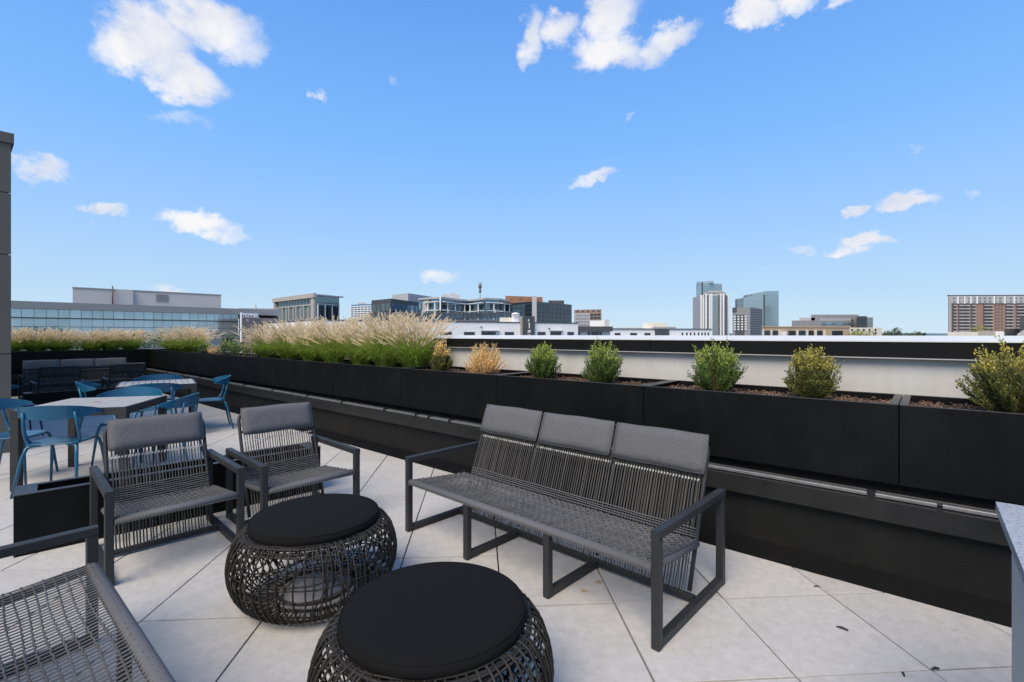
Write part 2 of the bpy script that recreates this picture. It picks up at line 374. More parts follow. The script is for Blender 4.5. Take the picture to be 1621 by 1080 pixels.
def thing(name, label, cat, loc=(0, 0, 0), rz=0, group=None):
    o = bpy.data.objects.new(name, None); scene.collection.objects.link(o); o.empty_display_size = .2
    o.location = loc; o.rotation_euler = (0, 0, rz); o['label'] = label; o['category'] = cat
    if group: o['group'] = group
    return o
def tag(o, label, cat, group=None):
    o['label'] = label; o['category'] = cat
    if group: o['group'] = group
    return o
KIDS = {}
def kids(o): return [c for c in bpy.data.objects if c.parent == o]
def dup(root, loc, rz, label=None, group=None):
    def cp(o, par):
        c = o.copy(); scene.collection.objects.link(c); c.parent = par
        for ch in kids(o): cp(ch, c)
        return c
    src = root
    r = root.copy(); scene.collection.objects.link(r); r.location = loc; r.rotation_euler = (0, 0, rz)
    for ch in kids(src): cp(ch, r)
    if label: r['label'] = label
    if group: r['group'] = group
    return r
# ------------------------------------------------------------------ terrace floor
def rectPN(u0, u1, n0, n1): return [P(u0, n0)[:2], P(u1, n0)[:2], P(u1, n1)[:2], P(u0, n1)[:2]]
floor = MB().prism(rectPN(-7, 17.3, -9, 4.5), -.35, -.045).build('patio_floor', M['joint'], kind='structure')
al = R(3.93)
ta = Vector((-sin(al), cos(al), 0)); tb = Vector((cos(al), sin(al), 0)); t0 = Vector((1.772, 2.698, 0)); TS = .61
cells = []
for i in range(-34, 30):
    for j in range(-30, 40):
        c = t0 + tb * (i + .5) * TS + ta * (j + .5) * TS
        n = c.dot(N); u = c.dot(U)
        if n > 3.9 or u > 16.7 or u < -6.5 or n < -8: continue
        if n < .2 and u > 8.9: continue
        if c.y < .15:
            cells.append((99 + c.length, c)); continue
        px = CX + F * c.x / c.y; py = HY + F * H / c.y
        inview = -420 < px < 2000 and py < 1500
        cells.append((c.length if inview else 99 + c.length, c))
cells.sort(key=lambda t: t[0])
pv = MB(); g = .0044; hh = TS / 2 - g
vs = []
for z, e in ((-.05, hh), (-.0014, hh), (0, hh - .0014)):
    vs += [(-e, -e, z), (e, -e, z), (e, e, z), (-e, e, z)]
fs = [(0, 1, 5, 4), (1, 2, 6, 5), (2, 3, 7, 6), (3, 0, 4, 7), (4, 5, 9, 8), (5, 6, 10, 9), (6, 7, 11, 10), (7, 4, 8, 11), (8, 9, 10, 11)]
pv.add(vs, fs); pme = pv.mesh('paver'); pme.materials.append(M['paver'])
rp = random.Random(11)
rest = MB()
for k, (d, c) in enumerate(cells):
    zz = rp.uniform(-.0018, .0012)
    rz = al + rp.uniform(-.0015, .0015)
    if k < 290:
        o = link('paver', pme, floor); o.location = (c.x, c.y, zz)
        o.rotation_euler = (rp.uniform(-.0015, .0015), rp.uniform(-.0015, .0015), rz + rp.choice((0, pi / 2, pi)))
    else:
        mt = Matrix.Translation((c.x, c.y, zz)) @ Matrix.Rotation(rz, 4, 'Z')
        rest.add([mt @ Vector(v) for v in vs], fs)
if rest.v: rest.build('distant_pavers', M['paver'], floor, 'stuff')

# ------------------------------------------------------------------ low wall, coping, rail
ZT = 1.043
def slab(u0, u1, n0, n1, z0, z1, mb=None):
    mb = mb or MB()
    return mb.obox(P(u0, n0, z0), U * (u1 - u0), N * (n1 - n0), Vector((0, 0, z1 - z0)))
wall = slab(-7, 16.9, 3.51, 4.20, 0, .387).build('terrace_wall', M['wallblk'])
tag(wall, 'long low black terrace wall carrying the planters behind the near three seat sofa', 'wall')
mb = MB()
for (ua, ub) in ((-7, -2.45), (-2.447, 1.9), (1.903, 5.2), (5.203, 8.3), (8.303, 11.4), (11.403, 16.3)):
    slab(ua, ub, 3.455, 3.70, .390, .503, mb)
mb.build('coping', M['coping'], wall)
slab(-7, 16.6, 3.66, 4.18, .503, .572).build('plinth', M['wallblk'], wall)
# sloping membrane strip along the foot of the wall
m = MB(); a0, a1 = -7, 16.28
vs = [P(a0, 3.425, .002), P(a1, 3.425, .002), P(a1, 3.508, .085), P(a0, 3.508, .085), P(a0, 3.508, .002), P(a1, 3.508, .002)]
m.add(vs, [(0, 3, 2, 1), (3, 4, 5, 2), (0, 4, 3), (1, 2, 5)])
m.build('base_strip', M['base'], wall)
bw = slab(16.29, 16.98, -3, 3.40, 0, .387).build('end_wall', M['wallblk'])
tag(bw, 'low black terrace wall at the far end behind the distant sofa and lounge chairs', 'wall')
slab(16.235, 16.48, -3, 3.38, .390, .503).build('coping', M['coping'], bw)
slab(16.44, 16.95, -3, 3.55, .503, .572).build('plinth', M['wallblk'], bw)

rail = thing('aluminium_rail', 'thin grey aluminium rail with black clips lying along the coping of the long wall', 'rail', P(-7, 3.52, .503))
mb = MB()
joints = [-7, -.05, .03 + 1.6, 4.25, 5.1, 7.6, 10.1, 12.6, 16.2]
for a, b in zip(joints[:-1], joints[1:]):
    mb.bar(U * (a + .012 + 7) + Vector((0, 0, .014)), U * (b - .012 + 7) + Vector((0, 0, .014)), .030, .020)
mb.build('rail_profile', M['rail'], rail)
mb = MB(); mb.bar(U * 0 + N * .036 + Vector((0, 0, .016)), U * 23.2 + N * .036 + Vector((0, 0, .016)), .016, .026); mb.build('back_profile', M['blackrim'], rail)
cm = MB().obox((-.02, -.012, 0), (.04, 0, 0), (0, .05, 0), (0, 0, .036)); cme = cm.mesh('clip'); cme.materials.append(M['clip'])
for u in (-.9, -.35, .25, 1.63, 2.9, 3.9, 4.25, 4.48, 5.1, 6.1, 7.1, 8.3, 9.5, 10.7, 11.9, 13.1, 14.3):
    o = link('clip', cme, rail); o.location = U * (u + 7) - N * .006; o.rotation_euler = (0, 0, A49 + pi / 2 - pi)
cbl = MB().tube([P(-6 + i * .31, 3.553 + .008 * sin(i * 1.7), .511 + .003 * sin(i * 2.3)) for i in range(40)], .0035, 5).build('cable', M['clip'])
tag(cbl, 'thin black cable lying loosely on the coping behind the aluminium rail', 'cable')

# ------------------------------------------------------------------ planters
def planter(u0, u1, n0, n1, zt, label, group, along='u', chips=500, seed=0):
    L = (u1 - u0) if along == 'u' else (n1 - n0); W = (n1 - n0) if along == 'u' else (u1 - u0)
    rt = thing('planter_box', label, 'planter', P((u0 + u1) / 2, (n0 + n1) / 2, .575), A49 + pi / 2 if along == 'u' else A49, group)
    # local x along the length, local y across
    z1 = zt - .575; l, w = L / 2, W / 2; t = .012
    ys = -1 if along == 'n' else 1        # sign of the local y side that faces the terrace
    f = MB(); f.box(-l, l, ys * w - (t if ys > 0 else 0), ys * w + (0 if ys > 0 else t), 0, z1 - .004); f.build('front_panel', M['black'], rt)
    f = MB(); f.box(-l, l, -ys * w - (0 if ys > 0 else t), -ys * w + (t if ys > 0 else 0), 0, z1 - .004); f.build('back_panel', M['black'], rt)
    for s in (-1, 1):
        f = MB(); f.box(min(s * l, s * (l - t)), max(s * l, s * (l - t)), -w + t + .001, w - t - .001, 0, z1 - .004); f.build('side_panel', M['black'], rt)
    f = MB(); lip = .010
    f.box(-l, l, ys * w - (lip if ys > 0 else -0.0), ys * w + (0 if ys > 0 else lip), z1 - .004, z1)
    f.box(-l, l, -ys * w - (0 if ys > 0 else lip), -ys * w + (lip if ys > 0 else 0), z1 - .004, z1)
    for s in (-1, 1): f.box(min(s * l, s * (l - .040)), max(s * l, s * (l - .040)), -w + lip, w - lip, z1 - .0035, z1 + .0005)
    f.build('rim', M['blackrim'], rt)
    rr = random.Random(seed + 50)
    s = MB(); nx, ny = 26, 10; zs = z1 - .052
    vv = [(-l + t + (2 * l - 2 * t) * i / nx, -w + t + (2 * w - 2 * t) * j / ny, zs + rr.uniform(-.008, .008)) for i in range(nx + 1) for j in range(ny + 1)]
    s.add(vv, [(i * (ny + 1) + j, (i + 1) * (ny + 1) + j, (i + 1) * (ny + 1) + j + 1, i * (ny + 1) + j + 1) for i in range(nx) for j in range(ny)], True)
    s.build('soil', M['soil'], rt)
    c = MB()
    for i in range(chips):
        x = rr.uniform(-l + .03, l - .03); y = rr.uniform(-w + .03, w - .03); a = rr.uniform(0, pi); b = rr.uniform(-.6, .6)
        ln = rr.uniform(.012, .045); wd = rr.uniform(.003, .009)
        mt = Matrix.Translation((x, y, zs + rr.uniform(.003, .022))) @ Matrix.Rotation(a, 4, 'Z') @ Matrix.Rotation(b, 4, 'Y')
        c.box(-ln / 2, ln / 2, -wd / 2, wd / 2, -.0015, .002, mt)
    if chips: c.build('mulch', M['mulch'], rt, 'stuff')
    return rt
PG = 'black planter boxes along the terrace wall'
pl_lab = {-1: 'black planter box at the right edge holding the largest olive boxwood bush',
          0: 'black planter box behind the right end of the near sofa, holding two boxwood bushes',
          1: 'black planter box behind the near sofa back holding two dark green boxwood bushes',
          2: 'black planter box holding the golden dry shrub and the small brownish shrub',
          3: 'black planter box holding the nearest and tallest clumps of fountain grass',
          4: 'black planter box in the middle of the long row of fountain grass',
          5: 'black planter box under the left end of the tall fountain grass',
          6: 'black planter box with small dark green and yellow shrubs near the far corner',
          7: 'black planter box with small shrubs beside the grass at the far corner',
          8: 'black planter box in the terrace corner with the first low grass clumps',
          9: 'last black planter box of the long row tucked in the terrace corner'}
for k in range(-3, 10):
    a = .13 + 1.59 * k; b = a + 1.584 if k < 9 else 16.384
    lab = pl_lab.get(k, 'black planter box beyond the right edge of the near wall' if k == -2 else 'black planter box furthest to the right past the stone counter')
    planter(a, b, 3.60, 4.24, ZT, lab, PG, 'u', 900 if k in (-1, 0, 1, 2) else (350 if 2 < k < 7 else 120), k)
u9 = .13 + 1.59 * 10
for k, lab in enumerate(['end wall planter box next to the terrace corner, behind the right distant lounge chair', 'end wall planter box behind the distant three seat sofa with beige grass clumps',
            'end wall planter box beside the dark clad wall with dense green grass']):
    b = 4.24 - 1.59 * k; planter(16.39, 17.03, b - 1.584, b, ZT, lab, 'black planter boxes on the end wall', 'n', 60, 100 + k)

# ------------------------------------------------------------------ parapet behind the planters
par = slab(-9, 9.3, 4.31, 4.46, -.3, 1.405).build('parapet', M['whitewall'])
tag(par, 'off white roof parapet with black fascia and pale sloping cap behind the bushes', 'parapet')
mb = MB()
ju = [-9, -3.2, -.6, 1.96, 4.9, 7.6, 9.3]
for a, b in zip(ju[:-1], ju[1:]): slab(a, b - .004, 4.262, 4.306, 1.292, 1.398, mb)
mb.build('fascia', M['fascia'], par)
for u_ in (-4.1, -1.62, .82, 3.26, 5.7, 8.1): slab(u_, u_ + .006, 4.3085, 4.3098, 0, 1.28).build('panel_joint', M['lgreyb'], par)
slab(-9, 9.3, 4.252, 4.309, 1.284, 1.2905).build('drip_edge', M['lgreyb'], par)
mb = MB()
for a, b in zip(ju[:-1], ju[1:]):
    b2 = b - .005
    vs = [P(a, 4.256, 1.4), P(b2, 4.256, 1.4), P(b2, 4.256, 1.408), P(a, 4.256, 1.408), P(a, 4.56, 1.4), P(b2, 4.56, 1.4), P(b2, 4.56, 1.443), P(a, 4.56, 1.443)]
    mb.add(vs, [(0, 3, 2, 1)[::1], (3, 7, 6, 2), (4, 5, 6, 7), (0, 4, 7, 3), (1, 2, 6, 5), (0, 1, 5, 4)])
mb.build('cap_sheet', M['whitecap'], par)
lp = slab(9.32, 17.3, 4.31, 4.46, -.3, 1.03).build('low_parapet', M['whitewall']); tag(lp, 'low pale parapet behind the small shrubs and the far corner grass', 'parapet')
ep = slab(17.06, 17.20, -4, 4.30, -.3, 1.05).build('end_parapet', M['whitewall']); tag(ep, 'low pale parapet glimpsed behind the grass on the end wall', 'parapet')

# dark clad building wall at the left edge
cw = thing('clad_wall', 'tall grey brown clad building wall at the left edge of the terrace', 'building wall', P(8.57, .49))
slab(8.60, 15.5, -5, .47, 0, 3.90).build('core', M['cladding'], cw).location = -P(8.57, .49)
for z0, z1 in ((0, 1.21), (1.22, 2.43), (2.44, 3.19), (3.20, 3.80)):
    mb = MB(); slab(8.57, 8.598, -5, .49, z0, z1, mb); o = mb.build('panel', M['cladding'], cw); o.location = -P(8.57, .49)
mb = MB(); slab(8.55, 15.55, -5.03, .515, 3.806, 3.93, mb); mb.build('coping', M['cladding'], cw).location = -P(8.57, .49)

# stone counter at the right edge
cc = Vector((1.589, 1.588, 0))
ct = thing('counter', 'speckled grey stone counter on a beige base at the right edge', 'counter', cc)
mb = MB(); mb.obox(Vector((0, 0, .872)), -U * 2.2, -N * .75, Vector((0, 0, .030))); mb.build('stone_top', M['granite'], ct)
mb = MB(); mb.obox(Vector((0, 0, 0)) - U * .035 - N * .022, -U * 2.1, -N * .68, Vector((0, 0, .870))); mb.build('base_cabinet', M['counterbody'], ct)

# ------------------------------------------------------------------ rope lounge furniture
def cushion_mesh(w, h, t, nx=14, nz=8, seed=1):
    # w along x, h along z, t along y; pillow with soft edges
    rr = random.Random(seed); vs = []; idx = {}
    m = MB(); fs = []
    def pt(i, j, s):
        a = i / nx * 2 - 1; b = j / nz * 2 - 1
        k = max(0, 1 - abs(a) ** 7) ** .5 * max(0, 1 - abs(b) ** 5) ** .5
        ex = 1 - .012 * (b * b) ; ez = 1 - .02 * (a ** 4)
        return (a * w / 2 * ex, s * t / 2 * (.25 + .75 * k) * (1 if k > 0 else 0.3), b * h / 2 * ez + .002 * sin(a * 5 + seed))
    for s in (-1, 1):
        for i in range(nx + 1):
            for j in range(nz + 1): idx[(i, j, s)] = len(vs); vs.append(pt(i, j, s))
    for s in (-1, 1):
        for i in range(nx):
            for j in range(nz):
                q = (idx[(i, j, s)], idx[(i + 1, j, s)], idx[(i + 1, j + 1, s)], idx[(i, j + 1, s)])
                fs.append(q if s < 0 else q[::-1])
    per = [(i, 0) for i in range(nx)] + [(nx, j) for j in range(nz)] + [(i, nz) for i in range(nx, 0, -1)] + [(0, j) for j in range(nz, 0, -1)]
    for k in range(len(per)):
        a, b = per[k], per[(k + 1) % len(per)]
        fs.append((idx[(*a, 1)], idx[(*b, 1)], idx[(*b, -1)], idx[(*a, -1)]))
    m.add(vs, fs, True); m.outline = [tuple((Vector(vs[idx[(*p, 1)]]) + Vector(vs[idx[(*p, -1)]])) / 2) for p in per]; return m

def lounge(name, label, cat, W, seats, Dp, loc, rz, group=None):
    rt = thing(name, label, cat, loc, rz, group)
    hw = W / 2; ah = .55; s = .042
    for sx in (-1, 1):
        x = sx * (hw - s / 2)
        f = MB()
        f.bar((x, s / 2, 0.004), (x, s / 2, ah - s), s, s, bevel=.004)
        f.bar((x, Dp - s / 2, 0.004), (x, Dp - s / 2, ah - s), s, s, bevel=.004)
        f.bar((x, s + .0005, .004 + s / 2), (x, Dp - s - .0005, .004 + s / 2), s - .002, s, bevel=.004)
        f.build('end_frame', M['frame'], rt)
        f = MB(); f.bar((x, 0, ah - s / 2), (x, Dp, ah - s / 2), s + .002, s, bevel=.004); f.build('armrest', M['frame'], rt)
    yb = Dp * .60; zb = .045
    # back plane from the low rear rail up to the top tube
    yt, zt = Dp * .95, .835
    def bk(t, off=0.0): return (yb + (yt - yb) * t, zb + (zt - zb) * t)
    f = MB(); f.bar((-hw + .045, yb, .03), (hw - .045, yb, .03), .03, .034, bevel=.003)
    f.build('rear_rail', M['frame'], rt)
    if seats > 1:
        for k in range(1, seats):
            x = -hw + W * k / seats
            f = MB(); f.bar((x, s / 2, .004), (x, s / 2, .352), s, s, bevel=.004); f.bar((x, s, .004 + s / 2), (x, yb - .016, .004 + s / 2), s - .002, s, bevel=.004)
            f.build('middle_leg', M['frame'], rt)
    # seat bars
    zf, zr = .372, .315; ys = Dp * .64
    xi = hw - .05
    f = MB(); prof = []
    pts = [(-hw + .044, .024, zf - .002), (hw - .044, .024, zf - .002)]
    # rounded wrapped front bar
    n = 10; vs = []
    for x in (-hw + .044, hw - .044):
        for j in range(n): a = 2 * pi * j / n; vs.append((x, .026 + .030 * cos(a), zf - .004 + .021 * sin(a) * (1.0)))
    f.add(vs, [(j, (j + 1) % n, n + (j + 1) % n, n + j) for j in range(n)] + [tuple(range(n - 1, -1, -1)), tuple(range(n, 2 * n))], True)
    f.build('wrapped_front_bar', M['wrap'], rt)
    for sx in (-1, 1):
        f = MB(); f.tube([(sx * xi, .03, zf - .006), (sx * xi, ys * .5, (zf + zr) / 2 - .008), (sx * xi, ys + .01, zr - .004)], .019, 8); f.build('seat_side_bar', M['cord_seat'], rt)
    f = MB(); f.tube([(-xi, ys + .006, zr - .01), (xi, ys + .006, zr - .01)], .013, 6)
    f.build('seat_rear_bar', M['frame'], rt)
    # round back tube with rounded upper corners
    xb = hw - .075; pts = []
    r0 = .07
    for sx in (-1, 1):
        seg = [bk(0.02), bk(.3), bk(.6), bk(.9)]
        q = [(sx * xb, y, z) for y, z in seg]
        for k in range(1, 7):
            a = pi / 2 * k / 6; y, z = bk(.9 + .1 * sin(a)); q.append((sx * (xb - r0 * (1 - cos(a))), y, z))
        pts += q if sx < 0 else q[::-1]
    f = MB(); f.tube(pts, .0125, 8)
    f.build('back_frame', M['frame'], rt)
    if seats > 1:
        f = MB()
        for k in range(1, seats):
            x = -hw + W * k / seats
            f.tube([(x, *bk(0.03)), (x, *bk(.5)), (x, *bk(.985))], .011, 6)
            y, z = bk(.72); f.tube([(x - .02, y - .012, z), (x + .045, y - .012, z + .012)], .006, 5)
        f.build('back_post', M['frame'], rt)
    y, z = bk(.80)
    f = MB(); f.tube([(-xb, y + .006, z), (xb, y + .006, z)], .010, 6); f.build('back_crossbar', M['frame'], rt)
    # vertical back cords, running from the rear rail to the top tube
    rr = random.Random(5)
    f = MB(); kn = MB(); nb = int((2 * xb - .06) / .0185)
    for i in range(nb + 1):
        x = -xb + .03 + (2 * xb - .06) * i / nb
        if seats > 1 and min(abs(x - (-hw + W * k / seats)) for k in range(1, seats)) < .014: continue
        dx = rr.uniform(-.004, .004)
        for lay in (-1, 1):
            y0, z0 = bk(.0); y1, z1 = bk(.985)
            ym, zm = bk(.42)
            f.tube([(x + dx + lay * .003, y0 + lay * .010, z0), (x + lay * .0035 + rr.uniform(-.003, .003), ym + lay * .008, zm), (x - dx + lay * .003, y1 + lay * .009, z1)], .0031, 4, caps=False)
        y, z = bk(.715)
        kn.tube([(x - .005, y - .010, z - .008 + rr.uniform(-.002, .002)), (x + .004, y - .012, z + .009)], .0048, 5)
    f.build('back_cords', M['cord'], rt, 'stuff')
    kn.build('cord_knots', M['cord_light'], rt, 'stuff')
    # seat weave: front-to-back cords and wavy cross cords
    f = MB(); ns = int(2 * xi / .0125)
    def sz(t, x=0): return zf + .014 + (zr - zf) * t - .020 * sin(pi * min(1, t)) * (1 - (abs(x) / xi) ** 4)
    for i in range(ns + 1):
        x = -xi + 2 * xi * i / ns; w = rr.uniform(-.002, .002)
        pp = [(x, -.004, zf - .018)]
        for t in (0.02, .1, .25, .4, .55, .7, .85, 1.0):
            pp.append((x + w * sin(t * 6), .008 + (ys - .006) * t, sz(t, x) + (.0028 if i % 2 else -.0028) * (1 if 0 < t < 1 else 0)))
        f.tube(pp, .0033, 4, caps=False)
    f.build('seat_cords', M['cord_seat'], rt, 'stuff')
    f = MB(); nc = 17; k2 = int(2 * xi / .05)
    for c in range(nc):
        t = .05 + .93 * (c / (nc - 1)) ** .82
        y = .008 + (ys - .006) * t
        pp = []
        ph = (c % 2) * pi; off = rr.uniform(0, 6)
        for i in range(k2 * 4 + 1):
            x = -xi + 2 * xi * i / (k2 * 4)
            pp.append((x, y + .004 * sin(x * 9 + off) + .0015 * sin(x * 120 + ph), sz(t, x) + .0052 * (cos(2 * pi * x / .05 + ph)) + .003))
        f.tube(pp, .0034, 4, caps=False)
    f.build('cross_cords', M['cord_seat'], rt, 'stuff')
    # loose cross cords rising up the lower back
    f = MB()
    for c in range(4 if seats > 1 else 8):
        t0 = .355 + c * .017; y, z = bk(t0)
        pp = [(-xi, ys, zr)] if False else []
        for i in range(17):
            x = -xb + 2 * xb * i / 16
            pp.append((x, y - .016 + .002 * sin(i * 2.1 + c), z + .0015 * sin(i * 1.3 + c * 2)))
        f.tube(pp, .0034, 4, caps=False)
    f.build('lower_back_cords', M['cord_seat'], rt, 'stuff')
    # headrest cushions
    cw_ = (2 * xb + .03) / seats - (.014 if seats > 1 else .0) - (0 if seats > 1 else .05)
    ang = math.atan2(yt - yb, zt - zb)
    cm_ = cushion_mesh(cw_, .225 if seats > 1 else .215, .052); cme_ = cm_.mesh('cushion'); cme_.materials.append(M['cushion'])
    pm_ = MB().tube(cm_.outline, .0032, 5, closed=True); pme_ = pm_.mesh('piping'); pme_.materials.append(M['cushion'])
    for k in range(seats):
        x = 0 if seats == 1 else -hw + W * (k + .5) / seats * 1.0
        if seats > 1: x = (-xb - .015) + (2 * xb + .03) * (k + .5) / seats
        y, z = bk(.905)
        o = link('headrest_cushion', cme_, rt); o.location = (x, y - .036, z + .0)
        o.rotation_euler = (-ang + rr.uniform(-.02, .02), rr.uniform(-.012, .012), rr.uniform(-.012, .012)); link('piping', pme_, o)
    f = MB()
    for k in range(seats):
        x = 0 if seats == 1 else (-xb - .015) + (2 * xb + .03) * (k + .5) / seats
        for d in (-.16, .16):
            y, z = bk(1.0); f.box(x + d - .015, x + d + .015, y - .02, y + .016, z + .010, z + .016)
    f.build('cushion_strap', M['cushion'], rt)
    return rt
SG = 'three seat rope sofas'; CG = 'rope lounge chairs'
sofa = lounge('rope_sofa', 'grey rope three seat sofa with grey headrest cushions in front of the planter wall', 'sofa', 2.0, 3, .838, (-.06, 2.884, 0), R(-43.1), SG)
dup(sofa, (-1.215, 1.645, 0), R(139.3), 'grey rope sofa in the lower left corner, only its woven seat and armrest showing')
dup(sofa, P(14.75, 2.0), A49, 'distant grey rope sofa against the end wall with its three cushions showing')
chair = lounge('rope_lounge_chair', 'grey rope lounge chair nearest the blue chairs, left one of the near pair', 'lounge chair', .73, 1, .78, (-2.065, 3.014, 0), R(46), CG)
dup(chair, (-1.452, 3.557, 0), R(46.5), 'grey rope lounge chair behind the far wicker stool, right one of the near pair')
dup(chair, P(13.25, 1.37), A49 + pi, 'distant grey rope lounge chair seen from the back, left one before the end wall sofa')
dup(chair, P(13.3, 2.46), A49 + pi - .06, 'distant grey rope lounge chair seen from the back, right one near the terrace corner')

# ------------------------------------------------------------------ wicker stools
def stool(label, loc, rz):
    rt = thing('wicker_stool', label, 'stool', loc, rz, 'round wicker stools with black cushions'); rt.scale = (1, 1, 1.058)
    prof = [(.318, .372), (.345, .382), (.378, .366), (.408, .325), (.428, .27), (.436, .215), (.430, .16), (.412, .108), (.382, .062), (.345, .03), (.30, .012), (.25, .008), (.205, .02), (.18, .06), (.172, .12), (.178, .2), (.20, .28), (.25, .35)]
    rr = random.Random(3)
    def at(t, a, dr=0):
        t = max(0, min(len(prof) - 1.001, t)); i = int(t); k = t - i
        r = prof[i][0] * (1 - k) + prof[i + 1][0] * k + dr; z = prof[i][1] * (1 - k) + prof[i + 1][1] * k
        return Vector((r * cos(a), r * sin(a), z))
    w = MB(); n = 66
    for i in range(n):       # upright strands, looping over the top ring
        a = 2 * pi * i / n + rr.uniform(-.012, .012); wob = rr.uniform(0, 6)
        w.tube([at(t * .5, a + .010 * sin(t * .5 + wob), .004) for t in range(0, 25)], .0045, 5, caps=False)
    for i in range(54):       # slanting strands woven across them
        a = rr.uniform(0, 2 * pi); sgn = 1 if i % 2 else -1; tw = rr.uniform(.14, .62) * sgn
        t0_, t1_ = rr.uniform(.6, 2.2), rr.uniform(7.5, 10.5); k = 14
        w.tube([at(t0_ + (t1_ - t0_) * j / k, a + tw * j / k + .03 * sin(j * .9 + i), -.003 + .004 * sin(j * 1.7)) for j in range(k + 1)], .0042, 5, caps=False)
    for i in range(16):       # rings round the body
        tt = .9 + i * .62 + rr.uniform(-.2, .2); ph = rr.uniform(0, 6)
        w.tube([at(tt + .22 * sin(3 * a_ * 2 * pi / 60 + ph) + .12 * sin(7 * a_ * 2 * pi / 60), 2 * pi * a_ / 60, -.004) for a_ in range(60)], .0042, 5, closed=True)
    w.build('wicker_strands', M['wicker'], rt, 'stuff')
    w = MB()
    for tt in (.6, 1.5): w.tube([at(tt, 2 * pi * a_ / 48, -.006) for a_ in range(48)], .008, 6, closed=True)
    w.tube([Vector((.352 * cos(2 * pi * a_ / 48), .352 * sin(2 * pi * a_ / 48), .350)) for a_ in range(48)], .009, 6, closed=True)
    w.tube([at(12.5, 2 * pi * a_ / 40, .004) for a_ in range(40)], .008, 6, closed=True)
    w.build('ring_frame', M['wicker'], rt)
    w = MB(); w.lathe([(.0, .352), (.30, .352), (.325, .358)], 40); w.build('cushion_board', M['wicker'], rt)
    w = MB(); w.lathe([(.0, .372), (.318, .372), (.334, .378), (.342, .390), (.343, .404), (.336, .419), (.318, .428), (.28, .432), (.18, .436), (.0, .438)], 64); sc_ = w.build('seat_cushion', M['otto_top'], rt)
    w = MB()
    w.tube([Vector((.3345 * cos(2 * pi * a_ / 64), .3345 * sin(2 * pi * a_ / 64), .4205)) for a_ in range(64)], .0030, 5, closed=True); w.build('piping', M['otto_top'], sc_)
    return rt
st = stool('dark round wicker stool with a black cushion in front of the two rope lounge chairs', (-1.10, 2.715, 0), .4)
dup(st, (-.288, 1.80, 0), 2.2, 'dark round wicker stool with a black cushion nearest the camera at the bottom edge')

# ------------------------------------------------------------------ low trough tables behind the chairs
def trough(label, loc, rz):
    rt = thing('metal_trough', label, 'trough', loc, rz, 'long black metal troughs behind lounge chairs')
    L, W_, h = 2.0, .27, .405; t = .02
    for nm, (x0, x1, y0, y1) in (('side_panel', (0, L, 0, t)), ('side_panel', (0, L, W_ - t, W_)), ('end_panel', (0, t, t + .0005, W_ - t - .0005)), ('end_panel', (L - t, L, t + .0005, W_ - t - .0005))):
        f = MB(); f.box(x0, x1, y0, y1, .0, h - .006); f.build(nm, M['black'], rt)
    f = MB(); f.box(-.004, L + .004, -.004, .034, h - .006, h); f.box(-.004, L + .004, W_ - .034, W_ + .004, h - .006, h); f.box(-.004, .11, .0345, W_ - .0345, h - .006, h); f.box(L - .11, L + .004, .0345, W_ - .0345, h - .006, h)
    f.build('rim', M['frame_lit'], rt)
    f = MB(); f.box(t, L - t, t, W_ - t, .05, h - .10); f.build('inner_tray', M['black'], rt)
    return rt
tr = trough('long black open metal trough on the pavers behind the near pair of rope lounge chairs', (-3.235, 3.135, 0), R(43.8))
dup(tr, P(12.15, .86), A49, 'long black open metal trough behind the distant rope lounge chairs')

# ------------------------------------------------------------------ tables and blue chairs
def table(label, loc, rz, hole):
    rt = thing('slatted_table', label, 'table', loc, rz, 'square slatted dining tables'); a = .46; h = .75
    f = MB()
    for s in (-1, 1):
        f.box(-a, a, min(s * a, s * (a - .018)), max(s * a, s * (a - .018)), h - .075, h - .002)
        f.box(min(s * a, s * (a - .018)), max(s * a, s * (a - .018)), -a + .0185, a - .0185, h - .075, h - .002)
    f.build('frame', M['frame'], rt)
    n = 12; wd = (2 * a - .04) / n
    sm = MB(); sm.box(-wd / 2 + .0035, wd / 2 - .0035, -a + .020, a - .020, -.02, 0); sme = sm.mesh('slat'); sme.materials.append(M['tabletop'])
    for i in range(n): o = link('slat', sme, rt); o.location = (-a + .02 + wd * (i + .5), 0, h)
    f = MB(); f.box(-a + .02, a - .02, -.04, .04, h - .05, h - .021); f.build('crossbar', M['frame'], rt)
    lm = MB(); lm.bar((0, 0, .0), (0, 0, h - .077), .068, .068, bevel=.004); lme = lm.mesh('leg'); lme.materials.append(M['frame'])
    for sx in (-1, 1):
        for sy in (-1, 1): o = link('leg', lme, rt); o.location = (sx * (a - .034), sy * (a - .034), 0)
    if hole:
        f = MB(); f.lathe([(.0, h + .004), (.030, h + .004), (.034, h + .002)], 20); f.build('hole_cap', M['brick'], rt)
    return rt
t1 = table('square slatted table nearest the rope lounge chairs, with a small round cap in its top', (-4.31, 5.02, 0), R(15), True)
t2 = dup(t1, (-5.19, 7.08, 0), R(36), 'square slatted table further away, in front of the distant lounge chairs')
for c in kids(t2):
    if c.name.startswith('hole_cap'): bpy.data.objects.remove(c)

